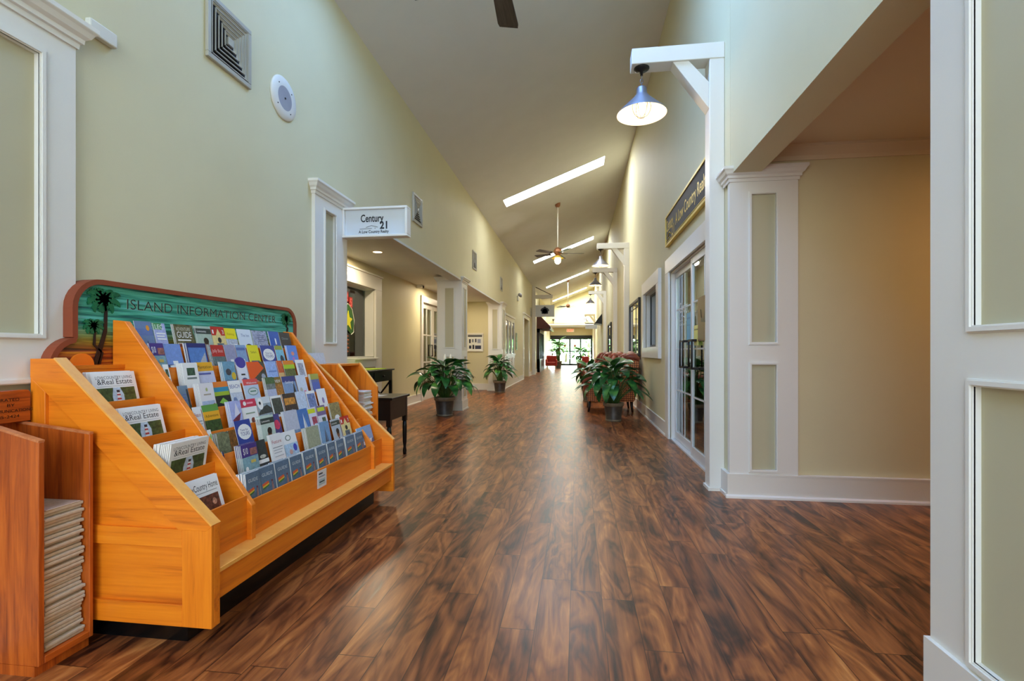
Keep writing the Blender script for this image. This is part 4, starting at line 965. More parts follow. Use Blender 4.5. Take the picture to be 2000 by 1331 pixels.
def palm(cy, cz_, s, base):
    m = MB()
    for a, l in ((78, .10), (48, .14), (12, .14), (-25, .12), (104, .09), (136, .13), (170, .13), (205, .12), (238, .10), (-60, .09)): frond(m, cy, cz_, a, l*s, .042*s)
    m.build('palm_fronds', M['palm'], sg)
    m = MB(); pts = [(cy, cz_), (cy+.014*s, cz_-.08*s), (cy+.008*s, (cz_*.5+base[1]*.5)), (base[0]+.014, base[1]+.05), base]
    for i in range(len(pts)-1):
        (a, b), (c, d) = pts[i], pts[i+1]; w = (.007+.003*i)*s; w2 = (.007+.003*(i+1))*s
        m.prism([(a-w, b), (a+w, b), (c+w2, d), (c-w2, d)], 'X', -2.077, -2.073)
    m.build('palm_trunk', M['trunk'], sg)
palm(1.915, 1.33, .66, (1.878, 1.045)); palm(1.868, 1.212, .4, (1.892, 1.045)); palm(3.285, 1.335, .5, (3.29, 1.22))
m = MB(); m.text('ISLAND INFORMATION CENTER', lambda u, v: (-2.0775, 2.028+u, 1.2965+v), w=1.135, h=.048, offset=-.012); m.build('pale_lettering_edge', M['palmlight'], sg)
m = MB(); m.text('ISLAND INFORMATION CENTER', lambda u, v: (-2.0765, 2.030+u, 1.298+v), w=1.135, h=.048, offset=-.012); m.build('dark_lettering', M['ink'], sg)

# ================================================================ PRINTED THINGS
def leaflet_mesh(w, h, t, prims, back=(235, 235, 232)):
    """local: x = out of the cover, y = width (0 centred), z = up from the foot"""
    m = MB(); m.box(-t, 0, -w/2, w/2, 0, h, 0, (*lin(back), 0))
    for i, p in enumerate(prims):
        X = .0003+.00025*i; k = p[0]; P = lambda u, v: (X, -w/2+u*w, v*h)
        if k == 'r': _, u0, v0, u1, v1, c = p[:6]; ph = p[6] if len(p) > 6 else 0; m.quad(P(u0, v0), P(u1, v0), P(u1, v1), P(u0, v1), 0, (*lin(c), ph))
        elif k == 'p': m.add([P(*q) for q in p[1]], [tuple(range(len(p[1])))], 0, (*lin(p[2]), p[3] if len(p) > 3 else 0))
        elif k == 'e': _, cu, cv, ru, rv, c = p[:6]; m.add([P(cu+ru*cos(2*pi*j/16), cv+rv*sin(2*pi*j/16)) for j in range(16)], [tuple(range(16))], 0, (*lin(c), p[6] if len(p) > 6 else 0))
        elif k == 't': _, s, u0, v0, tw, th, c = p; m.text(s, lambda a, b: (X, -w/2+u0*w+a, v0*h+b), w=tw*w, h=th*h, col=(*lin(c), 0))
    return m
def bars(u0, u1, vs_, c, th=.022): return [('r', u0, v, u1-(.12 if i % 2 else 0), v+th, c) for i, v in enumerate(vs_)]
Wt, Nv, Bk = (236, 238, 238), (34, 40, 92), (22, 24, 28)
def sea(sky=(120, 160, 210), water=(60, 100, 150), boat=Wt, hz=.55):
    return [('r', 0, hz, 1, 1, sky, .15), ('r', 0, 0, 1, hz, water, .3), ('p', [(.12, hz-.02), (.88, hz+.02), (.78, hz-.12), (.2, hz-.12)], boat), ('r', .35, hz, .65, hz+.08, boat)]
def sail(sky=(70, 120, 190), water=(40, 80, 130), s=Wt):
    return [('r', 0, 0, 1, 1, sky, .2), ('r', 0, 0, 1, .25, water, .4), ('p', [(.3, .2), (.62, .22), (.52, .9)], s), ('p', [(.66, .24), (.8, .26), (.56, .8)], s)]
def portrait(bg=(170, 190, 176)):
    return [('r', 0, 0, 1, 1, bg, .1), ('r', 0, .82, 1, .95, (52, 66, 62)), ('t', 'Lowcountry', .08, .86, .6, .05, Wt), ('e', .55, .58, .15, .11, (128, 84, 62)), ('e', .56, .65, .17, .08, (46, 34, 28)), ('p', [(.25, 0), (.85, 0), (.8, .36), (.55, .48), (.35, .36)], (96, 60, 52), .4)]
def forest(hd=(232, 170, 34), top=(92, 150, 70)):
    return [('r', 0, 0, 1, 1, (52, 76, 34), 1), ('r', 0, .86, 1, 1, top), ('r', 0, .68, 1, .86, hd), ('t', 'Adventure', .1, .74, .8, .06, (90, 70, 20))]
def photo(c, c2=None, hd=None, hdt=None, ph=.8):
    r = [('r', 0, 0, 1, 1, c, ph)]
    if c2: r.append(('p', [(0, .3), (.4, .42), (1, .34), (1, .05), (0, .1)], c2, ph))
    if hd: r.append(('r', 0, .8, 1, 1, hd)); 
    if hdt: r.append(('t', hdt[0], .08, .85, .84, .08, hdt[1]))
    return r
def logo(c=(60, 90, 70), pc=None, gc=None):
    r = [('r', 0, 0, 1, 1, Wt), ('r', .25, .74, .78, .9, c, .9), ('r', .2, .66, .85, .7, (120, 130, 130))]
    if pc: r.append(('r', .08, .18, .92, .52, pc, .8))
    if gc: r.append(('r', .1, 0.3, .9, .4, gc))
    return r
def frame_(c, base_=Wt, cap=None):
    return [('r', 0, 0, 1, 1, base_), ('r', .08, .3, .92, .92, c, .8)]+bars(.15, .85, (.22, .14), (140, 140, 150))
TOURS = [('r', 0, 0, 1, 1, (44, 66, 150)), ('r', 0, 0, 1, .3, (60, 120, 190), .4), ('e', .52, .74, .42, .17, Wt), ('t', 'Time for', .26, .76, .5, .05, (50, 60, 130)), ('t', 'TOURS', .24, .66, .56, .08, (50, 60, 130)), ('p', [(.3, .05), (.5, .05), (.42, .46)], Wt)]
NUM = [('r', 0, 0, 1, 1, (226, 206, 140), .2), ('r', 0, .78, 1, 1, (196, 44, 38)), ('t', '1', .08, .82, .1, .1, Wt), ('t', '3', .8, .82, .12, .1, Wt), ('p', [(.3, .78), (.7, .78), (.5, .95)], (226, 206, 140)), ('e', .5, .66, .13, .07, (40, 40, 44)), ('r', .26, .42, .76, .58, (90, 110, 120), .8), ('e', .5, .32, .32, .09, (180, 80, 50), .6)]
DOLLAR = [('r', 0, 0, 1, 1, (126, 164, 176), .3), ('r', 0, .74, 1, 1, (70, 50, 128)), ('t', '$10', .12, .8, .28, .13, Wt), ('r', .52, .76, .96, .9, (150, 96, 90), .6), ('r', .5, .6, .8, .66, (204, 180, 90)), ('p', [(.1, .24), (.5, .3), (.44, .16), (.12, .14)], Wt), ('e', .2, .5, .09, .05, Wt)]
FEAT = [('r', 0, 0, 1, 1, (228, 230, 232)), ('t', 'Feature', .12, .8, .76, .08, (170, 40, 50)), ('r', .1, .7, .9, .715, (120, 130, 140))]+bars(.12, .88, (.64, .58, .5, .34, .28), (150, 156, 166), .014)+[('r', 0, 0, 1, .2, (150, 170, 180), .5)]
GUIDE = [('r', 0, 0, 1, 1, (92, 116, 140), .25), ('r', 0, .0, 1, .4, (70, 82, 88), .8), ('t', 'GUIDE', .16, .80, .7, .07, (206, 216, 222)), ('p', [(.1, .64), (.52, .68), (.56, .63), (.12, .59)], (214, 92, 50)), ('p', [(.12, .59), (.56, .63), (.54, .6), (.12, .555)], (222, 190, 60)), ('p', [(.12, .555), (.54, .6), (.52, .565), (.12, .52)], (60, 120, 60)), ('e', .76, .66, .05, .022, (120, 40, 44)), ('p', [(.68, .36), (.86, .4), (.8, .64), (.72, .62)], (150, 116, 110), .5)]
# rows from the top; (px left, px right, label, copies behind, raise, cover)
ROWS = [
 (7, [(258, 309, 'wide slate blue beach guide with small orange sun, first in the top row', 0, .01, [('r', 0, 0, 1, 1, (104, 128, 168), .1), ('r', 0, .7, 1, .84, (96, 116, 170), .1), ('e', .72, .86, .1, .06, (226, 150, 50)), ('p', [(.5, .5), (.56, .6), (.6, .5)], Bk), ('r', 0, .4, 1, .5, (136, 134, 170), .3)]),
      (311, 334, 'pale lilac leaflet with white heading beside the orange sun guide', 1, .0, [('r', 0, 0, 1, 1, (168, 176, 222), .2), ('r', .0, .86, .7, 1, (80, 150, 96)), ('t', 'LEC', .1, .87, .7, .1, Wt)]+bars(.1, .9, (.76, .7, .64), Wt, .03)+[('r', 0, .42, 1, .52, (50, 60, 90), .9)]),
      (348, 385, 'olive brown adventure guide book in the top row', 3, .0, [('r', 0, 0, 1, 1, (96, 92, 60), .9), ('t', 'ADVENTURE', .1, .86, .76, .08, (206, 206, 190)), ('t', 'GUIDE', .1, .7, .78, .14, Wt), ('r', .1, .63, .8, .66, Wt), ('r', .04, .4, .4, .58, (200, 190, 170)), ('r', .07, .42, .37, .56, (140, 70, 50), .7)]),
      (391, 420, 'grey green magazine with portrait of a person in the top row', 2, -.004, portrait()),
      (421, 447, 'tall red and cream leaflet with numerals in the top row', 1, .006, NUM),
      (448, 470, 'yellow headed leaflet with a white boat in the top row', 0, .0, [('r', 0, 0, 1, 1, Wt), ('r', 0, .3, 1, .74, (180, 190, 206), .5), ('r', 0, .72, 1, 1, (238, 222, 30)), ('t', 'Fishing', .2, .82, .6, .06, (190, 160, 40)), ('p', [(.05, .55), (.9, .6), (.8, .46), (.15, .45)], (236, 236, 236))]),
      (473, 499, 'white sky leaflet with dark trees in the top row', 1, -.003, [('r', 0, 0, 1, 1, (214, 226, 240)), ('t', 'The Inn', .2, .8, .6, .08, (90, 120, 170)), ('r', 0, .3, 1, .48, (40, 60, 40), .8), ('e', .65, .56, .2, .05, (34, 40, 44), .6)]),
      (501, 529, 'grey lilac house leaflet in the top row', 1, -.008, photo((152, 160, 186), (110, 130, 110), None)+bars(.3, .85, (.86, .8, .74, .68), (110, 120, 160))),
      (533, 552, 'bright blue lighthouse leaflet in the top row', 1, -.008, [('r', 0, 0, 1, 1, (46, 92, 176), .2), ('r', 0, .3, 1, .5, (50, 90, 60), .8), ('r', .5, .4, .64, .8, Wt), ('r', .5, .55, .64, .62, (120, 60, 90))]),
      (553, 574, 'black leaflet with grey lettering, last in the top row', 1, -.01, [('r', 0, 0, 1, 1, (34, 40, 52)), ('t', 'Dinner', .2, .78, .6, .07, (120, 140, 150)), ('e', .7, .5, .16, .1, (120, 50, 50), .6)])]),
 (6, [(291, 331, 'purple headed ten dollar coupon leaflet in the second row', 1, .0, DOLLAR),
      (332, 365, 'leaflet with a white cruise boat at dusk in the second row', 0, -.004, sea((118, 148, 210), (80, 84, 110))),
      (372, 411, 'navy bordered leaflet with pale sail in the second row', 4, .0, [('r', 0, 0, 1, 1, (36, 46, 116)), ('r', .06, .34, .94, .9, (84, 130, 200), .2), ('p', [(.4, .34), (.9, .34), (.9, .8), (.6, .6)], (176, 180, 190), .2)]),
      (417, 421, 'silver grey leaflet edge in the second row', 2, -.006, photo((150, 160, 166))),
      (422, 447, 'dark red banner leaflet in the second row', 0, -.004, [('r', 0, 0, 1, 1, (96, 116, 118), .5), ('r', 0, .72, 1, 1, (186, 40, 40)), ('t', 'Jolly Boat', .08, .82, .84, .08, (240, 190, 190))]),
      (448, 469, 'pink headed leaflet with white motor boat in the second row', 0, .0, [('r', 0, .8, 1, 1, (160, 130, 170), .2)]+sea((150, 150, 180), (90, 100, 120))[:1]+sea((150, 150, 180), (110, 90, 110))[1:]),
      (470, 490, 'blue grey leaflet with racing boats in the second row', 0, -.002, sea((130, 160, 200), (90, 110, 140))+[('r', .05, .86, .9, .93, (90, 110, 170))]),
      (492, 514, 'yellow bordered leaflet with a boat photo in the second row', 0, .0, [('r', 0, 0, 1, 1, (232, 222, 36)), ('t', 'Safari', .25, .78, .5, .06, (120, 110, 30)), ('r', .14, .3, .86, .58, (96, 100, 116), .8)]),
      (518, 545, 'navy tours leaflet with white oval in the second row', 0, .0, TOURS),
      (546, 562, 'pale cyan diving leaflet in the second row', 0, .0, [('r', 0, 0, 1, 1, (120, 190, 214), .2), ('r', 0, .88, .9, 1, (150, 160, 60)), ('e', .6, .6, .22, .12, (40, 60, 80), .6)]),
      (567, 586, 'periwinkle leaflet with orange flower, last in the second row', 3, .0, [('r', 0, 0, 1, 1, (96, 140, 220), .15), ('e', .5, .76, .16, .06, (220, 140, 120)), ('e', .5, .6, .12, .06, (190, 120, 200))])]),
 (5, [(312, 343, 'white leaflet with green crest and photo in the third row', 0, .0, logo(pc=(150, 120, 90))),
      (362, 392, 'thick white booklet with green crest and green band in the third row', 7, -.004, logo(gc=(90, 160, 100))),
      (393, 427, 'gold headed plantation leaflet in the third row', 0, .006, [('r', 0, 0, 1, 1, (196, 200, 226), .1), ('r', 0, .8, 1, 1, (232, 170, 34)), ('t', 'Plantation', .1, .86, .8, .07, (60, 50, 40)), ('r', .1, .72, .8, .76, (90, 100, 170)), ('r', .06, .36, .55, .54, (70, 60, 120), .5)]),
      (441, 466, 'blue dolphin tour leaflet with yellow medal in the third row', 5, .0, [('r', 0, 0, 1, 1, (110, 160, 190), .3), ('r', 0, .28, 1, .56, (50, 56, 150), .2), ('e', .78, .66, .18, .09, (220, 184, 50)), ('e', .4, .76, .22, .08, (70, 70, 80), .7), ('r', 0, .2, 1, .28, (190, 110, 90), .6)]),
      (471, 491, 'white and purple trolley leaflet in the third row', 1, .0, [('r', 0, 0, 1, 1, (226, 228, 240)), ('e', .5, .98, .5, .14, (60, 54, 160)), ('r', .3, .66, .7, .7, Bk), ('e', .55, .5, .34, .1, (80, 84, 130), .6)]),
      (492, 526, 'orange leaflet with cyclists in the third row', 0, .0, [('r', 0, 0, 1, 1, (60, 66, 60), .9), ('p', [(0, .48), (0, 1), (.7, 1), (.95, .82), (.4, .62)], (236, 88, 26)), ('e', .4, .44, .14, .08, (190, 140, 140)), ('e', .82, .6, .12, .08, (160, 170, 190))]),
      (527, 549, 'light blue leaflet with grey shoreline in the third row', 0, .0, photo((150, 180, 232), (150, 150, 156), None, None, .3)+[('r', .2, .7, .9, .74, (100, 130, 200))]),
      (550, 561, 'narrow orange and cream leaflet in the third row', 0, .002, [('r', 0, 0, 1, 1, (216, 178, 120)), ('r', 0, .66, 1, 1, (206, 90, 44), .3)]),
      (562, 583, 'orange and lime headed garden leaflet in the third row', 0, .0, [('r', 0, 0, 1, 1, (96, 104, 60), .9), ('r', 0, .88, 1, 1, (224, 130, 40)), ('r', 0, .76, 1, .88, (170, 204, 40)), ('r', .5, .3, 1, .4, (190, 214, 50))]),
      (586, 603, 'white card with grey block, last in the third row', 0, .006, [('r', 0, 0, 1, 1, Wt), ('r', .2, .5, .8, .9, (160, 164, 180), .7), ('r', 0, .26, 1, .34, (110, 90, 100))])]),
 (4, [(345, 380, 'slate blue lighthouse leaflet, first in the fourth row', 0, .0, [('r', 0, 0, 1, 1, (112, 134, 156), .15)]+bars(.3, .8, (.8, .74, .68), (96, 116, 170), .03)+[('r', .76, .4, .94, .92, (50, 56, 60), .6), ('p', [(.6, .3), (1, .3), (1, .6), (.7, .56)], (60, 62, 50), .9)]),
      (395, 424, 'thick cream booklet with sand dune photo in the fourth row', 6, .0, [('r', 0, 0, 1, 1, (228, 226, 232)), ('e', .5, .86, .07, .04, (170, 180, 120)), ('r', .25, .74, .75, .77, (170, 160, 150)), ('r', .06, .36, .94, .62, (170, 190, 220), .2), ('p', [(.06, .2), (.94, .2), (.94, .56), (.5, .5), (.06, .36)], (160, 104, 54), .6)]),
      (426, 456, 'orange, blue and green striped leaflet in the fourth row', 1, .004, [('r', 0, 0, 1, 1, (26, 34, 44), .4), ('r', 0, .88, 1, 1, (232, 130, 50)), ('r', 0, .78, 1, .88, (40, 140, 180)), ('r', 0, .69, 1, .78, (156, 184, 50)), ('p', [(.2, .54), (.5, .64), (.8, .54), (.5, .5)], (130, 190, 70)), ('r', .2, .3, .95, .44, (90, 96, 80), .9)]),
      (457, 481, 'white leaflet with purple lettering and shells in the fourth row', 0, .004, [('r', 0, 0, 1, 1, (196, 206, 222), .3), ('r', 0, .72, 1, 1, Wt), ('t', 'BEACH', .08, .82, .8, .09, (80, 90, 160)), ('e', .3, .55, .16, .07, (110, 130, 170), .6), ('e', .7, .45, .2, .1, (160, 160, 150), .8)]),
      (485, 513, 'red topped leaflet with green oval in the fourth row', 1, .004, [('r', 0, 0, 1, 1, (190, 208, 232), .1), ('r', 0, .86, 1, 1, (222, 80, 80)), ('t', 'Welcome', .2, .89, .7, .05, Wt), ('e', .55, .7, .36, .1, (130, 160, 160)), ('e', .55, .7, .31, .075, (206, 216, 220)), ('r', .35, .69, .75, .72, (80, 130, 110)), ('p', [(.2, .3), (1, .3), (1, .44), (.6, .48), (.2, .44)], (60, 90, 170), .3)]),
      (525, 544, 'grey golf course leaflet in the fourth row', 4, .0, [('r', 0, 0, 1, 1, (120, 130, 130), .6), ('r', 0, .5, 1, .7, (180, 190, 220), .2), ('r', 0, .84, 1, 1, (80, 110, 70), .5), ('p', [(0, .3), (1, .36), (1, .44), (0, .4)], Wt)]),
      (545, 559, 'gold and brown festival leaflet in the fourth row', 0, .003, photo((176, 116, 50), (150, 60, 40), (140, 110, 40), ('VIEW', Wt))),
      (560, 586, 'navy headed sailing leaflet in the fourth row', 0, .002, [('r', 0, 0, 1, 1, (126, 156, 196), .2), ('r', 0, .84, 1, 1, (44, 56, 130)), ('t', 'Sailing', .2, .8, .6, .07, Wt), ('p', [(.55, .3), (.9, .4), (.8, .84)], (50, 60, 66), .5), ('p', [(0, .26), (.6, .4), (1, .26)], Wt)]),
      (587, 606, 'white leaflet with pink rose in the fourth row', 0, .002, [('r', 0, 0, 1, 1, (206, 218, 236), .1), ('e', .62, .45, .26, .1, (214, 96, 150), .6), ('e', .3, .55, .14, .1, (180, 180, 170))]),
      (613, 629, 'blue and yellow leaflet, last in the fourth row', 3, .0, [('r', 0, 0, 1, 1, (110, 120, 170), .2), ('r', 0, .84, 1, 1, (170, 170, 80)), ('r', .1, .5, .9, .76, (90, 110, 190)), ('e', .6, .36, .24, .07, (190, 150, 100), .6)])]),
 (3, [(370, 406, 'white visitor paper with red title, first in the fifth row', 0, .0, FEAT),
      (407, 439, 'green and yellow headed forest tour leaflet in the fifth row', 0, .004, forest()),
      (455, 478, 'lavender ship leaflet with yellow burst in the fifth row', 5, .0, [('r', 0, 0, 1, 1, (170, 180, 232), .2), ('p', [(.1, .6), (.9, .74), (.7, .58), (.2, .52)], (120, 50, 70), .4), ('p', [(.3, .66), (.8, .72), (.55, .98)], (220, 220, 240)), ('e', .5, .4, .44, .1, (216, 212, 40))]),
      (480, 510, 'white leaflet with red top and brown toy bear in the fifth row', 1, .004, [('r', 0, 0, 1, 1, Wt), ('r', 0, .82, 1, 1, (210, 50, 84)), ('e', .26, .91, .1, .05, Wt), ('r', .4, .89, .8, .93, (240, 160, 180)), ('r', .2, .66, .8, .69, (140, 160, 140)), ('e', .6, .5, .14, .07, (130, 66, 50), .4), ('e', .6, .38, .22, .09, (110, 50, 50), .4)]),
      (511, 538, 'grey lake leaflet with white badge in the fifth row', 0, .004, [('r', 0, 0, 1, 1, (150, 166, 180), .3), ('r', 0, .84, 1, 1, (206, 216, 226)), ('p', [(.0, .62), (.3, .74), (.7, .8), (1, .7), (1, .6), (0, .58)], (60, 66, 66), .7), ('e', .24, .84, .2, .14, Wt), ('e', .22, .86, .07, .04, Bk), ('r', .4, .48, .6, .56, (110, 90, 110), .5), ('r', 0, .2, 1, .34, (110, 170, 170), .2)]),
      (539, 561, 'white card with dark landscape photo in the fifth row', 0, -.002, [('r', 0, 0, 1, 1, Wt), ('r', .08, .52, .92, .94, (66, 72, 66), .8)]+bars(.3, .8, (.42, .36), (150, 150, 150), .015)),
      (562, 586, 'dark fantasy show leaflet with amber lettering in the fifth row', 0, .004, [('r', 0, 0, 1, 1, (64, 50, 48), 1), ('r', .08, .7, .92, .88, (206, 140, 60), .8), ('p', [(.35, .3), (.7, .3), (.52, .6)], (170, 170, 160), .6)]),
      (587, 606, 'pale cloudy sky leaflet in the fifth row', 0, .008, [('r', 0, 0, 1, 1, (196, 212, 234), .3)]),
      (607, 624, 'white framed lighthouse photo leaflet in the fifth row', 0, -.002, frame_((110, 130, 180))),
      (628, 644, 'white leaflet with tiny purple figure, last in the fifth row', 1, -.002, [('r', 0, 0, 1, 1, (236, 238, 242)), ('e', .5, .66, .14, .09, (150, 130, 180), .5)])]),
 (2, [(404, 427, 'white leaflet with green script, first in the sixth row', 0, -.004, [('r', 0, 0, 1, 1, Wt), ('t', 'Tiki', .1, .84, .4, .06, (60, 90, 90)), ('e', .7, .86, .2, .06, (150, 200, 110), .6)]),
      (431, 455, 'low khaki folded map in the sixth row', 6, -.05, photo((120, 126, 96), (70, 70, 60))),
      (457, 477, 'low brown and gold folded map in the sixth row', 2, -.046, photo((130, 84, 34), (60, 40, 30), None, None, 1)),
      (470, 501, 'tall blue tours booklet with white oval in the sixth row', 0, .018, TOURS),
      (514, 541, 'thick pale green magazine with portrait of a person in the sixth row', 6, .012, portrait((190, 210, 200))),
      (542, 556, 'violet and pink leaflet in the sixth row', 0, .012, [('r', 0, 0, 1, 1, (70, 66, 130), .3), ('e', .5, .74, .4, .12, (214, 60, 100), .3), ('r', 0, .3, 1, .5, (90, 120, 150), .5)]),
      (562, 588, 'pale grey seascape booklet in the sixth row', 3, .012, [('r', 0, 0, 1, 1, (190, 196, 214), .15), ('r', 0, .36, 1, .5, (140, 160, 190), .3)]),
      (589, 610, 'deep blue leaflet with white sail in the sixth row', 1, .006, sail()),
      (611, 626, 'yellow headed white leaflet with red photo in the sixth row', 0, .002, [('r', 0, 0, 1, 1, (216, 216, 234)), ('r', 0, .84, .9, .96, (206, 214, 40)), ('r', .3, .52, .9, .74, (170, 70, 90), .8)]),
      (627, 644, 'yellow and violet headed white leaflet with tree photo in the sixth row', 0, .004, [('r', 0, 0, 1, 1, (222, 222, 232)), ('r', 0, .72, 1, 1, (120, 104, 150)), ('r', .1, .84, .9, .95, (206, 214, 40)), ('r', .4, .44, .8, .66, (80, 100, 80), .9)]),
      (651, 670, 'golden beach leaflet with a white dog, last in the sixth row', 2, .0, photo((150, 136, 90), (70, 60, 40))+[('e', .55, .55, .24, .09, Wt)])]),
 (1, [(429, 452, 'navy and white leaflet, first in the seventh row', 0, .0, [('r', 0, 0, 1, 1, (60, 100, 190), .3), ('r', 0, .74, 1, 1, (26, 40, 96)), ('e', .6, .56, .3, .1, Wt)]),
      (476, 508, 'thick stack front ten dollar coupon with purple heading in the seventh row', 7, .006, DOLLAR),
      (510, 530, 'black leaflet with white skyline in the seventh row', 0, .008, [('r', 0, 0, 1, 1, (50, 56, 58), .3), ('r', 0, .5, 1, .58, Wt), ('e', .5, .64, .3, .04, (190, 190, 180), .5)]),
      (536, 560, 'white visitor paper with red title in the seventh row', 3, .02, FEAT),
      (561, 588, 'white leaflet with dark logo and swimmers in the seventh row', 0, .02, [('r', 0, 0, 1, 1, (232, 236, 240)), ('e', .4, .84, .2, .07, (110, 130, 120)), ('e', .4, .84, .14, .05, Wt), ('r', 0, .42, 1, .7, (170, 200, 226), .3), ('e', .75, .58, .14, .09, (60, 70, 180)), ('e', .4, .5, .12, .06, (200, 160, 150))]),
      (603, 628, 'thick pale khaki map booklet in the seventh row', 6, .0, photo((160, 166, 140), (200, 206, 170), None, None, .3)),
      (629, 648, 'thick sky blue sailing magazine in the seventh row', 6, .012, sail((120, 160, 200), (90, 110, 130), (90, 96, 110))),
      (655, 672, 'grey magazine with green heading in the seventh row', 0, .012, portrait((180, 190, 200))),
      (673, 690, 'red and yellow leaflet with numerals, last in the seventh row', 0, .014, NUM)]),
]
GP = [(472, 506), (509, 538), (540, 567), (569, 592), (595, 618), (621, 640), (642, 657), (659, 674), (677, 694), (696, 711)]
ordw = ['first', 'second', 'third', 'fourth', 'fifth', 'sixth', 'seventh', 'eighth', 'ninth', 'tenth']
ROWS.append((0, [(a, b, 'slate blue rainbow striped guide book, %s from the left in the bottom tier' % ordw[i], 6 if i == 0 else 4, .012, GUIDE) for i, (a, b) in enumerate(GP)]))
_rn = ['bottom', 'seventh', 'sixth', 'fifth', 'fourth', 'third', 'second', 'top']
rng = random.Random(11)
_nth = ['second', 'third', 'fourth', 'fifth', 'sixth', 'seventh', 'eighth', 'ninth', 'tenth', 'eleventh']
def copy_label(name, label, i):
    if name == 'guide_book': return '%s copy from the front in the %s guide book pile of the bottom tier' % (_nth[i], label.split(', ')[1].split()[0])
    b = label.replace(',', ' ').split()
    if name == 'magazine': return '%s copy from the front of the magazines in the %s' % (_nth[i], ' '.join(label.split(' the ')[-1].split()))
    core = ' '.join(label.split(' in the ')[0].split(',')[0].split()[:7])
    return '%s copy from the front behind the %s' % (_nth[i], core)
def put_leaflet(name, cat, x, z, yc, w, h, lean, t, prims, label, copies, group, yaw=0, gap=.0012, roll=0):
    mb = leaflet_mesh(w, h, t, prims); me = mb.build(name, M['print'])
    me.rotation_euler = (roll, -lean, yaw); me.location = (x, yc, z); T(me, label, cat, group)
    for i in range(copies):
        c = me.copy(); COL.objects.link(c); d = (t+gap)*(i+1)
        c.location = (x-d*cos(lean), yc-rng.uniform(.0, .004)*(1 if i % 2 else .3)-.0015*(i+1), z-d*sin(lean)*0+rng.uniform(-.002, .002))
        c['label'] = copy_label(name, label, i); c['group'] = 'copies behind the '+' '.join(label.split()[:9]) 
    return me
for k, items in ROWS:
    x, z = LIP[k]
    for (pa, pb, label, copies, up, prims) in items:
        xf = x-.03; ya, yb = max(1.988, yOnX(xf, pa)), min(3.242, yOnX(xf, pb)); w = yb-ya-.003
        t = .0045 if k == 0 else .0018; gp_ = .0012 if k == 0 else .0008
        lean = math.atan(max(.02, (.054-copies*(t+gp_)))/.2); h = .228 if k else .212; zb = z-.108
        nm = 'guide_book' if k == 0 else 'brochure'
        cop = copies
        # foot stands in the pocket so that the cover leans against the tier behind
        put_leaflet(nm, 'guide' if k == 0 else 'brochure', x-.010+.105*math.tan(lean)*.0, zb+up*.6+rng.uniform(-.001, .001), (ya+yb)/2, w, h if k or True else h, lean, t, prims, label, cop, ('guide books in the bottom tier' if k == 0 else 'brochures in the %s tier' % _rn[k]), yaw=rng.uniform(-.02, .02), gap=.0012 if k else .0008)
# leaflets in the right bay
for (k, pa, pb, label, prims, up) in ((0, 712, 738, 'blue sky leaflet leaning in the lowest right bay', sea((130, 170, 210), (90, 110, 140)), .02), (2, 672, 697, 'light blue boat leaflet in the right bay above the lowest one', sea((120, 180, 220), (80, 110, 130)), .0), (4, 645, 653, 'small pale leaflet high in the right bay', sea((190, 200, 214), (120, 130, 150)), -.03)):
    kk = min(k, 4); x, z = LBL[kk]; xf = x-.012; ya, yb = yOnX(xf, pa), min(3.425, yOnX(xf, pb))
    put_leaflet('brochure', 'brochure', x-.012, z-.135+up, (ya+yb)/2, yb-ya, .22, R(16), .0018, prims, label, 1 if k == 0 else 0, 'leaflets in the right bay')
# magazines in the left bay
def living(bt='Real Estate'):
    return [('r', 0, 0, 1, 1, (236, 236, 234)), ('t', 'LOWCOUNTRY LIVING', .08, .885, .84, .05, (90, 90, 96)), ('t', '&Real Estate', .1, .80, .8, .085, (40, 42, 50)), ('r', .08, .765, .92, .769, (120, 120, 120)),
            ('r', .05, .1, .92, .74, (66, 84, 44), .9), ('p', [(.38, .4), (.62, .4), (.64, .62), (.58, .74), (.42, .74), (.37, .6)], (190, 206, 222), .3), ('p', [(.46, .4), (.57, .4), (.545, .66), (.485, .66)], Wt), ('r', .462, .47, .568, .5, (190, 70, 70)), ('r', .468, .54, .562, .57, (190, 70, 70)), ('r', .474, .61, .556, .635, (190, 70, 70)), ('r', .48, .66, .55, .7, (60, 50, 60))]
HOME = [('r', 0, 0, 1, 1, (236, 236, 234)), ('t', 'LowCountry Home', .13, .82, .82, .1, (40, 42, 50)), ('r', .1, .77, .9, .78, (150, 150, 150)), ('r', .06, .05, .9, .72, (110, 60, 44), 1), ('e', .4, .5, .1, .05, (220, 160, 130), .8), ('e', .62, .42, .08, .04, (220, 170, 150), .8), ('e', .3, .3, .1, .05, (200, 120, 90), .8), ('e', .75, .6, .06, .05, (210, 150, 120), .8)]
mags = [(3, 'lighthouse real estate magazine in the topmost left pocket', 4, R(14), .0, living(), 0), (2, 'lighthouse real estate magazine in the second left pocket', 4, R(15), .0, living(), 0),
        (1, 'lighthouse real estate magazine tipping forward in the third left pocket', 9, R(-8), .0, living(), .0), (0, 'white home magazine with brown photo in the lowest left pocket', 1, R(17), .0, HOME, 0)]
for k, label, cop, lean, up, pr, yw in mags:
    x, z = LBL[k]
    put_leaflet('magazine', 'magazine', x-.012-(.006 if k == 1 else 0), z-(.138 if k else .14), (1.790, 1.803, 1.812, 1.828)[k], .196, .262, lean, .004, pr, label, cop, 'magazines in the left bay', yaw=.0, gap=.0025)

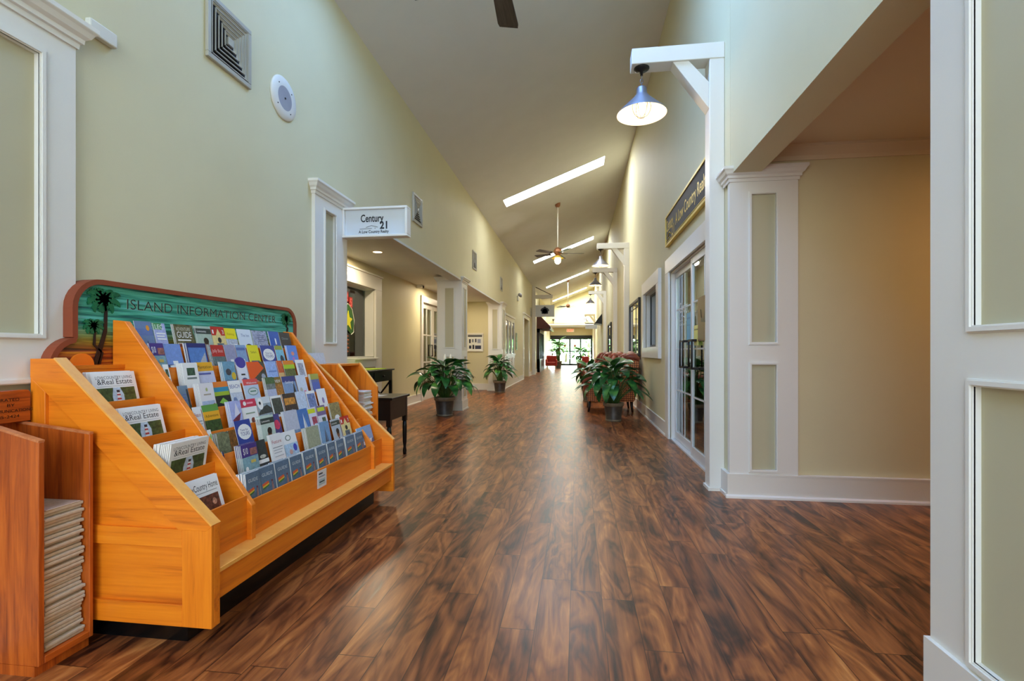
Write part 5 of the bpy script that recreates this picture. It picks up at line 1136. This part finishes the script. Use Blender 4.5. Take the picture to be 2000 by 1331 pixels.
# ================================================================ BROWN OAK NEWSPAPER BIN (left edge)
nb = thing('newspaper_bin', (-2.0, 1.57, 0), 'brown oak newspaper bin holding a tall stack of papers at the left edge', 'newspaper bin')
for ya, yb, nm in ((1.40, 1.42, 0), (1.605, 1.62, 0)):
    m = MB(); m.prism([(-2.13, .035), (-1.80, .035), (-1.80, .792), (-2.13, .875 if yb < 1.5 else .83)], 'Y', ya+.03 if yb < 1.5 else ya, yb+.03 if yb < 1.5 else yb); m.build('side_panel', M['doakZ'], nb, bevel=.002)
    a, b = (ya+.03, yb+.03) if yb < 1.5 else (ya, yb)
    m = MB(); m.beam((-1.80, (a+b)/2, .795), (-2.13, (a+b)/2, .878 if yb < 1.5 else .833), b-a, .008); m.build('side_edging', M['doakEdge'], nb)
m = MB(); m.box(-2.135, -2.12, 1.45, 1.62, .035, .85); m.build('back_panel', M['doakZ'], nb)
m = MB(); m.box(-2.12, -1.80, 1.45, 1.605, .035, .06); m.build('bottom_shelf', M['doakY'], nb, bevel=.002)
m = MB(); m.box(-2.12, -1.815, 1.43, 1.615, 0, .035); m.build('plinth', M['doakZ'], nb)
m = MB(); m.prism([(1.30, .835), (1.63, .835), (1.63, .925)]+arc(1.615, .94, .015, 0, 90, 4)+[(1.30, .955)], 'X', -2.108, -2.085); b_ = m.build('header_board', M['doakY'], nb, bevel=.002)
m = MB(); X = -2.084
for s, y, z, w in (('OWNED & OPERATED', 1.39, .915, .20), ('BY', 1.55, .895, .025), ('COMMUNICATIONS', 1.48, .874, .155), ('843-785-2424', 1.47, .853, .12)):
    m.text(s, lambda u, v, y=y, z=z: (X, y+u, z+v), w=w, h=.011)
m.build('header_lettering', M['trunk'], nb)
rg = random.Random(5)
z = .061
npm = MB(); npm.box(-.13, .13, -.07, .07, 0, .0118); np0 = npm.build('newspaper', M['newsedge'], bevel=.003, seg=2)
for i in range(38):
    o = np0 if i == 0 else np0.copy()
    if i: COL.objects.link(o)
    o.location = (-1.95+rg.uniform(-.012, .008), 1.53+rg.uniform(-.003, .003)-.002*sin(i*.3), z); o.rotation_euler = (0, 0, rg.uniform(-.015, .015)); z += .0128
    T(o, 'folded newsprint paper in the brown oak bin, number %d counted from the stack bottom' % (i+1), 'newspaper', 'newspapers stacked in the brown oak bin')
o = leaflet_mesh(.118, .25, .002, [('r', 0, 0, 1, 1, (200, 196, 186), .3), ('r', .1, .7, .9, .9, (120, 110, 110), .6)]).build('newspaper', M['print']); o.rotation_euler = (0, -pi/2, 0); o.location = (-1.82, 1.53, z+.003)
T(o, 'printed newspaper lying topmost on the stack in the brown oak bin', 'newspaper')

# ================================================================ SECOND RACK: magazine holder behind the brochure rack
mh = thing('magazine_holder', (-1.95, 3.78, 0), 'golden oak two bay magazine holder standing behind the brochure rack', 'magazine holder')
pr_ = [(-2.12, 0.03), (-1.672, .03), (-1.672, .80), (-1.83, 1.0), (-2.12, 1.0)]
for ya, yb in ((3.575, 3.60), (3.95, 3.975)):
    p_ = pr_ if ya != 3.765 else [(-2.12, .03), (-1.70, .03), (-1.70, .80), (-1.83, .985), (-2.12, .985)]
    m = MB(); m.prism(p_, 'Y', ya, yb); m.build('side_panel', M['oakZ'], mh, bevel=.002)
    m = MB(); m.beam((-1.676, (ya+yb)/2, .806), (-1.833, (ya+yb)/2, 1.004), yb-ya+.002, .008); m.build('side_edging', M['oakEdge'], mh)
m = MB(); m.box(-2.13, -2.115, 3.575, 3.975, .03, 1.0); m.build('back_panel', M['oakZ'], mh); m = MB(); m.box(-2.12, -1.83, 3.6, 3.95, .985, 1.0); m.build('top_board', M['oakY'], mh)
m = MB(); m.box(-2.115, -1.68, 3.6, 3.95, .56, .575); m.box(-2.115, -1.68, 3.6, 3.95, .03, .06); m.build('shelf', M['oakY'], mh)
z = .576
for i in range(16):
    m = MB(); th = .0125; m.box(-.14, .14, -.07, .07, 0, th-.0008)
    o = m.build('newspaper', M['paper'], bevel=.002); o.location = (-1.86+rg.uniform(-.01, .02), 3.865+rg.uniform(-.008, .008), z); o.rotation_euler = (0, 0, rg.uniform(-.05, .05)); z += th
    T(o, 'white folded paper in the golden oak magazine holder, number %d from the bottom' % (i+1), 'newspaper', 'papers in the magazine holder')

# ================================================================ BLACK TABLES
tb = thing('side_table', (-2.05, 4.95, 0), 'small black side table just past the oak magazine holder', 'side table')
x0, x1, y0, y1 = -2.3, -1.82, 4.62, 5.1
m = MB(); m.box(x0-.02, x1+.025, y0-.02, y1+.02, .62, .645); m.build('table_top', M['black'], tb, bevel=.004)
m = MB()
for p in ((x0, x1, y0, y0+.02), (x0, x1, y1-.02, y1), (x0, x0+.02, y0+.02, y1-.02), (x1-.02, x1, y0+.02, y1-.02)): m.box(*p, .42, .62)
m.build('apron', M['black'], tb, bevel=.002)
for x in (x0+.02, x1-.02):
    for y in (y0+.02, y1-.02):
        m = MB(); m.box(x-.022, x+.022, y-.022, y+.022, .36, .62); m.lathe([(.018, 0), (.021, .04), (.014, .08), (.021, .13), (.024, .3), (.02, .36)], (x, y, 0), 14); m.build('leg', M['black'], tb)
o = MB(); o.box(-2.12, -1.96, 4.75, 4.9, .0, .002, 0, (*lin((214, 206, 196)), .2)); o.prism([(-2.1, .002), (-2.0, .002), (-2.05, .06)], 'Y', 4.8, 4.805, 0, (*lin((226, 220, 214)), .2)); ob = o.build('leaflet', M['print']); ob.location = (0, 0, .646)
T(ob, 'open pale leaflet lying on the small black side table', 'leaflet')
ct = thing('console_table', (-3.15, 7.2, 0), 'black console table with crossed sides under the alcove window', 'console table')
x0, x1, y0, y1 = -3.36, -2.97, 6.0, 7.62
m = MB(); m.box(x0-.02, x1+.03, y0-.03, y1+.03, .80, .825); m.build('table_top', M['black'], ct, bevel=.004)
m = MB(); m.box(x0, x1, y0, y1, .64, .80); m.build('drawer_case', M['black'], ct)
m = MB(); m.box(x1, x1+.012, 6.9, 7.54, .66, .785); d_ = m.build('drawer', M['black'], ct, bevel=.003); m = MB(); m.lathe([(.012, 0), (.018, .02), (0, .025)], (x1+.012+3.15, 7.2-7.2+.02, .72), 12, ax='X'); m.build('knob', M['iron'], d_, world=False)
for x in (x0+.02, x1-.02):
    for y in (y0+.02, y1-.02): m = MB(); m.box(x-.022, x+.022, y-.022, y+.022, 0, .64); m.build('leg', M['black'], ct)
for y in (y0+.02, y1-.02):
    m = MB(); m.beam((x0+.03, y, .2), (x1-.03, y, .62), .02, .025); m.beam((x0+.03, y, .62), (x1-.03, y, .2), .02, .025); m.build('cross_brace', M['black'], ct)
m = MB(); m.box(x0+.03, x1-.03, y0+.03, y1-.03, .16, .18); m.build('lower_shelf', M['black'], ct)
m = MB(); m.box(-3.33, -2.96, 6.2, 7.35, .826, .84); T(m.build('paper_runner', M['greencloth'], bevel=.003), 'lime green papers spread on the black console table', 'papers')
m = MB(); m.box(-3.2, -3.19, 6.45, 6.75, .84, 1.0); T(m.build('standing_card', M['paper']), 'white card standing on the console table', 'card')
# ================================================================ PLANTS
def lily(name_label, x, y, s, seed, px=None, flowers=1, n=58, spread=.52, ht=.62, pot_h=.29, pot_r=.155):
    rg = random.Random(seed); r = thing('potted_plant', (x, y, 0), name_label, 'potted plant', 'potted peace lilies')
    m = MB(); R0 = pot_r*s; H0 = pot_h*s
    m.lathe([(0, 0), (R0*.78, 0), (R0*.8, .012), (R0*.76, .02), (R0*.93, H0*.8), (R0*.93, H0*.82), (R0*.86, H0*.82), (R0*.84, H0*.8), (0, H0*.8)], (x, y, 0), 36); m.build('pot', M['pot'], r)
    m = MB(); m.lathe([(R0*.94, H0*.80), (R0*1.02, H0*.83), (R0*1.05, H0*.98), (R0*1.03, H0), (R0*.95, H0), (R0*.93, H0*.86)], (x, y, 0), 36, cap=False); m.build('pot_rim', M['potrim'], r)
    m = MB(); m.lathe([(R0*.8, .001), (R0*.84, .012), (R0*.8, .03)], (x, y, 0), 36, cap=False); m.build('pot_foot', M['potrim'], r)
    m = MB(); m.lathe([(0, H0*.9), (R0*.95, H0*.89)], (x, y, 0), 24, cap=False); m.build('soil', M['soil'], r)
    lm = MB(); st = MB()
    for k in range(n):
        a = k*2.399+rg.uniform(-.3, .3); q = (k+.5)/n
        out = spread*s*(.25+.75*q**.7)*rg.uniform(.8, 1.1); top = H0+ht*s*(1-.62*q**1.5)*rg.uniform(.8, 1.05)
        bx, by = x+.05*s*cos(a), y+.05*s*sin(a)
        L_ = rg.uniform(.24, .34)*s; W_ = rg.uniform(.105, .15)*s; u = (cos(a), sin(a)); w = (-sin(a), cos(a))
        r1 = max(.05*s, out-L_*.62)             # where the blade starts
        p0 = (bx, by, H0*.88); p1 = (x+u[0]*r1*.45, y+u[1]*r1*.45, H0+(top-H0)*.65); p2 = (x+u[0]*r1, y+u[1]*r1, top)
        pts = []
        for i in range(6):
            t_ = i/5; pts.append(tuple((1-t_)**2*p0[j]+2*t_*(1-t_)*p1[j]+t_*t_*p2[j] for j in range(3)))
        st.tube(pts, [.006*s]*3+[.005*s]*3, 5)
        ns = 8; v = []; ang = rg.uniform(.2, .9)*(1-q)+rg.uniform(-.6, .3)*q; bend = rg.uniform(.5, 1.9)*(.5+.7*q); tw = rg.uniform(-.35, .35)
        cx_, cy_, cz_ = p2; rr = 0; zz = 0; an = ang
        for i in range(ns+1):
            t_ = i/ns; wd = W_*.5*(math.sin(pi*min(1, t_**.75*.97+.03))**.8)*(1 if i < ns else 0); cup = .25*wd
            c = (cx_+u[0]*rr, cy_+u[1]*rr, cz_+zz); ct_, s_ = cos(tw), sin(tw)
            v += [(c[0]-w[0]*wd*ct_, c[1]-w[1]*wd*ct_, max(.02, c[2]+cup-wd*s_)), (c[0], c[1], max(.02, c[2])), (c[0]+w[0]*wd*ct_, c[1]+w[1]*wd*ct_, max(.02, c[2]+cup+wd*s_))]
            rr += L_/ns*cos(an); zz += L_/ns*sin(an); an -= bend/ns
        f = []
        for i in range(ns): b = i*3; f += [(b, b+1, b+4, b+3), (b+1, b+2, b+5, b+4)]
        lm.add(v, f, 0, None, True)
    lm.build('leaves', M['leaf'], r); st.build('stems', M['stem'], r)
    for k in range(flowers):
        a = rg.uniform(0, 6.28); m = MB(); fx, fy = x+.12*s*cos(a), y+.12*s*sin(a); zt = H0+ht*s*1.08
        m.tube([(x, y, H0), (fx, fy, zt-.1), (fx+.01, fy, zt)], .004, 5); m.lathe([(0, -.02), (.02, .01), (.026, .05), (.012, .1), (0, .12)], (fx+.01, fy, zt), 10)
        m.build('white_flower', M['enamel'], r)
    return r
lily('large leafy potted plant beside the first square white pillar', -2.265, 8.22, 1.15, 1, n=66, spread=.56, ht=.5, pot_h=.28, pot_r=.15, flowers=2)
lily('leafy potted plant beside the second square white pillar', -2.07, 13.05, 1.1, 2, n=56, spread=.42, ht=.52, flowers=0)
lily('large leafy potted plant in front of the nearest woven armchair', .565, 7.95, 1.12, 3, n=72, spread=.54, ht=.54, pot_h=.26, pot_r=.14, flowers=0)
lily('leafy plant half hidden between the woven armchairs', .25, 11.0, 1.0, 4, n=34, spread=.4, ht=.55, flowers=0)
lily('bushy green plant by the left side of the far entrance doors', -1.25, 31.8, 1.7, 5, n=46, spread=.34, ht=.75, flowers=0)
lily('bushy green plant by the right side of the far entrance doors', .15, 33.2, 1.5, 6, n=46, spread=.5, ht=.55, flowers=0)

# ================================================================ WOVEN WING ARMCHAIRS
def armchair(label, x, y, rz, fabric='leather'):
    """faces local -X; width along Y"""
    r = thing('wing_armchair', (x, y, 0), label, 'armchair', 'woven and leather wing armchairs', rz)
    B = lambda m, n, mm, **k: m.build(n, mm, r, world=False, **k)
    w = .41
    m = MB(); m.box(-.40, .36, -w+.05, w-.05, .2, .36); B(m, 'seat_frame', M['wicker'], bevel=.02, seg=2)
    m = MB(); m.box(-.44, .24, -w+.12, w-.12, .36, .50); B(m, 'seat_cushion', M[fabric], bevel=.05, seg=4)
    for s in (-1, 1):
        # outer side: woven panel under the arm, sweeping up into the wing
        m = MB(); y0, y1 = s*(w-.05), s*w
        m.prism([(-.42, .2), (.40, .2), (.46, .5), (.50, 1.0), (.26, 1.02), (.16, .86), (.08, .66), (-.42, .6)], 'Y', y0, y1); B(m, 'woven_side', M['wicker'], bevel=.008, seg=2)
        m = MB(); m.tube([(-.45, s*(w-.02), .3), (-.46, s*(w-.02), .55), (-.43, s*(w-.02), .63), (-.1, s*(w-.02), .645), (.08, s*(w-.02), .68), (.15, s*(w-.02), .84), (.24, s*(w-.02), .99)], [.03, .05, .065, .06, .05, .045, .05], 12); B(m, 'padded_arm', M[fabric])
        m = MB(); m.prism([(.1, .66), (.2, .88), (.28, 1.0), (.4, 1.0), (.34, .6)], 'Y', s*(w-.11), s*(w-.05)); B(m, 'inner_wing', M[fabric], bevel=.02, seg=3)
    m = MB(); m.prism([(.18, .42), (.30, .42), (.44, 1.0), (.30, 1.02)], 'Y', -w+.1, w-.1); B(m, 'backrest', M[fabric], bevel=.04, seg=4)
    m = MB(); m.prism([(.36, .22), (.42, .22), (.50, .98), (.44, .98)], 'Y', -w+.02, w-.02); B(m, 'woven_back', M['wicker'], bevel=.01)
    m = MB(); m.tube([(.40, -w+.01, .98), (.39, -w*.6, 1.03), (.385, 0, 1.045), (.39, w*.6, 1.03), (.40, w-.01, .98)], [.055, .062, .066, .062, .055], 14)
    for s in (-1, 1): m.tube([(.24, s*(w-.02), .985), (.32, s*(w-.015), 1.01), (.42, s*(w-.01), 1.0), (.49, s*(w-.01), .95)], [.05, .058, .058, .03], 12)
    B(m, 'rolled_top', M[fabric])
    for lx in (-.38, .36):
        for s in (-1, 1): m = MB(); m.tube([(lx, s*.34, .22), (lx*1.02, s*.345, .1), (lx*1.06, s*.35, .0)], [.03, .024, .018], 10); B(m, 'leg', M['darkwood'])
    return r
c1 = armchair('nearest woven wing armchair, behind the potted plant on the right', .60, 9.4, 0)
dup(c1, (.60, 11.9, 0), R(4), 'second woven wing armchair along the right wall')
dup(c1, (.62, 15.4, 0), R(-3), 'third wing armchair along the right wall')
dup(c1, (.58, 17.4, 0), R(6), 'most distant wing armchair of the row along the right wall')
rc = thing('red_armchair', (-1.6, 30.4, 0), 'small red armchair on the left near the far entrance', 'armchair')
m = MB(); m.box(-1.9, -1.3, 30.1, 30.7, .22, .45); m.build('seat', M['red'], rc, bevel=.04, seg=2); m = MB(); m.box(-1.92, -1.3, 30.65, 30.8, .25, .85); m.build('backrest', M['red'], rc, bevel=.05, seg=3)
for s, x in ((0, -1.9), (1, -1.3)): m = MB(); m.box(x-.05, x+.05, 30.1, 30.75, .22, .62); m.build('armrest', M['red'], rc, bevel=.03, seg=2)
for x in (-1.86, -1.34):
    for y in (30.14, 30.7): m = MB(); m.box(x-.02, x+.02, y-.02, y+.02, 0, .22); m.build('leg', M['enamel'], rc)
r2 = thing('red_armchair', (.45, 30.5, 0), 'small red armchair on the right beyond the woven armchairs', 'armchair')
m = MB(); m.box(.25, .7, 30.2, 30.7, .2, .42); m.build('seat', M['red'], r2, bevel=.04, seg=2); m = MB(); m.box(.25, .7, 30.65, 30.78, .2, .8); m.build('backrest', M['red'], r2, bevel=.05, seg=3)
for x in (.3, .65):
    for y in (30.25, 30.7): m = MB(); m.box(x-.02, x+.02, y-.02, y+.02, 0, .2); m.build('leg', M['darkwood'], r2)
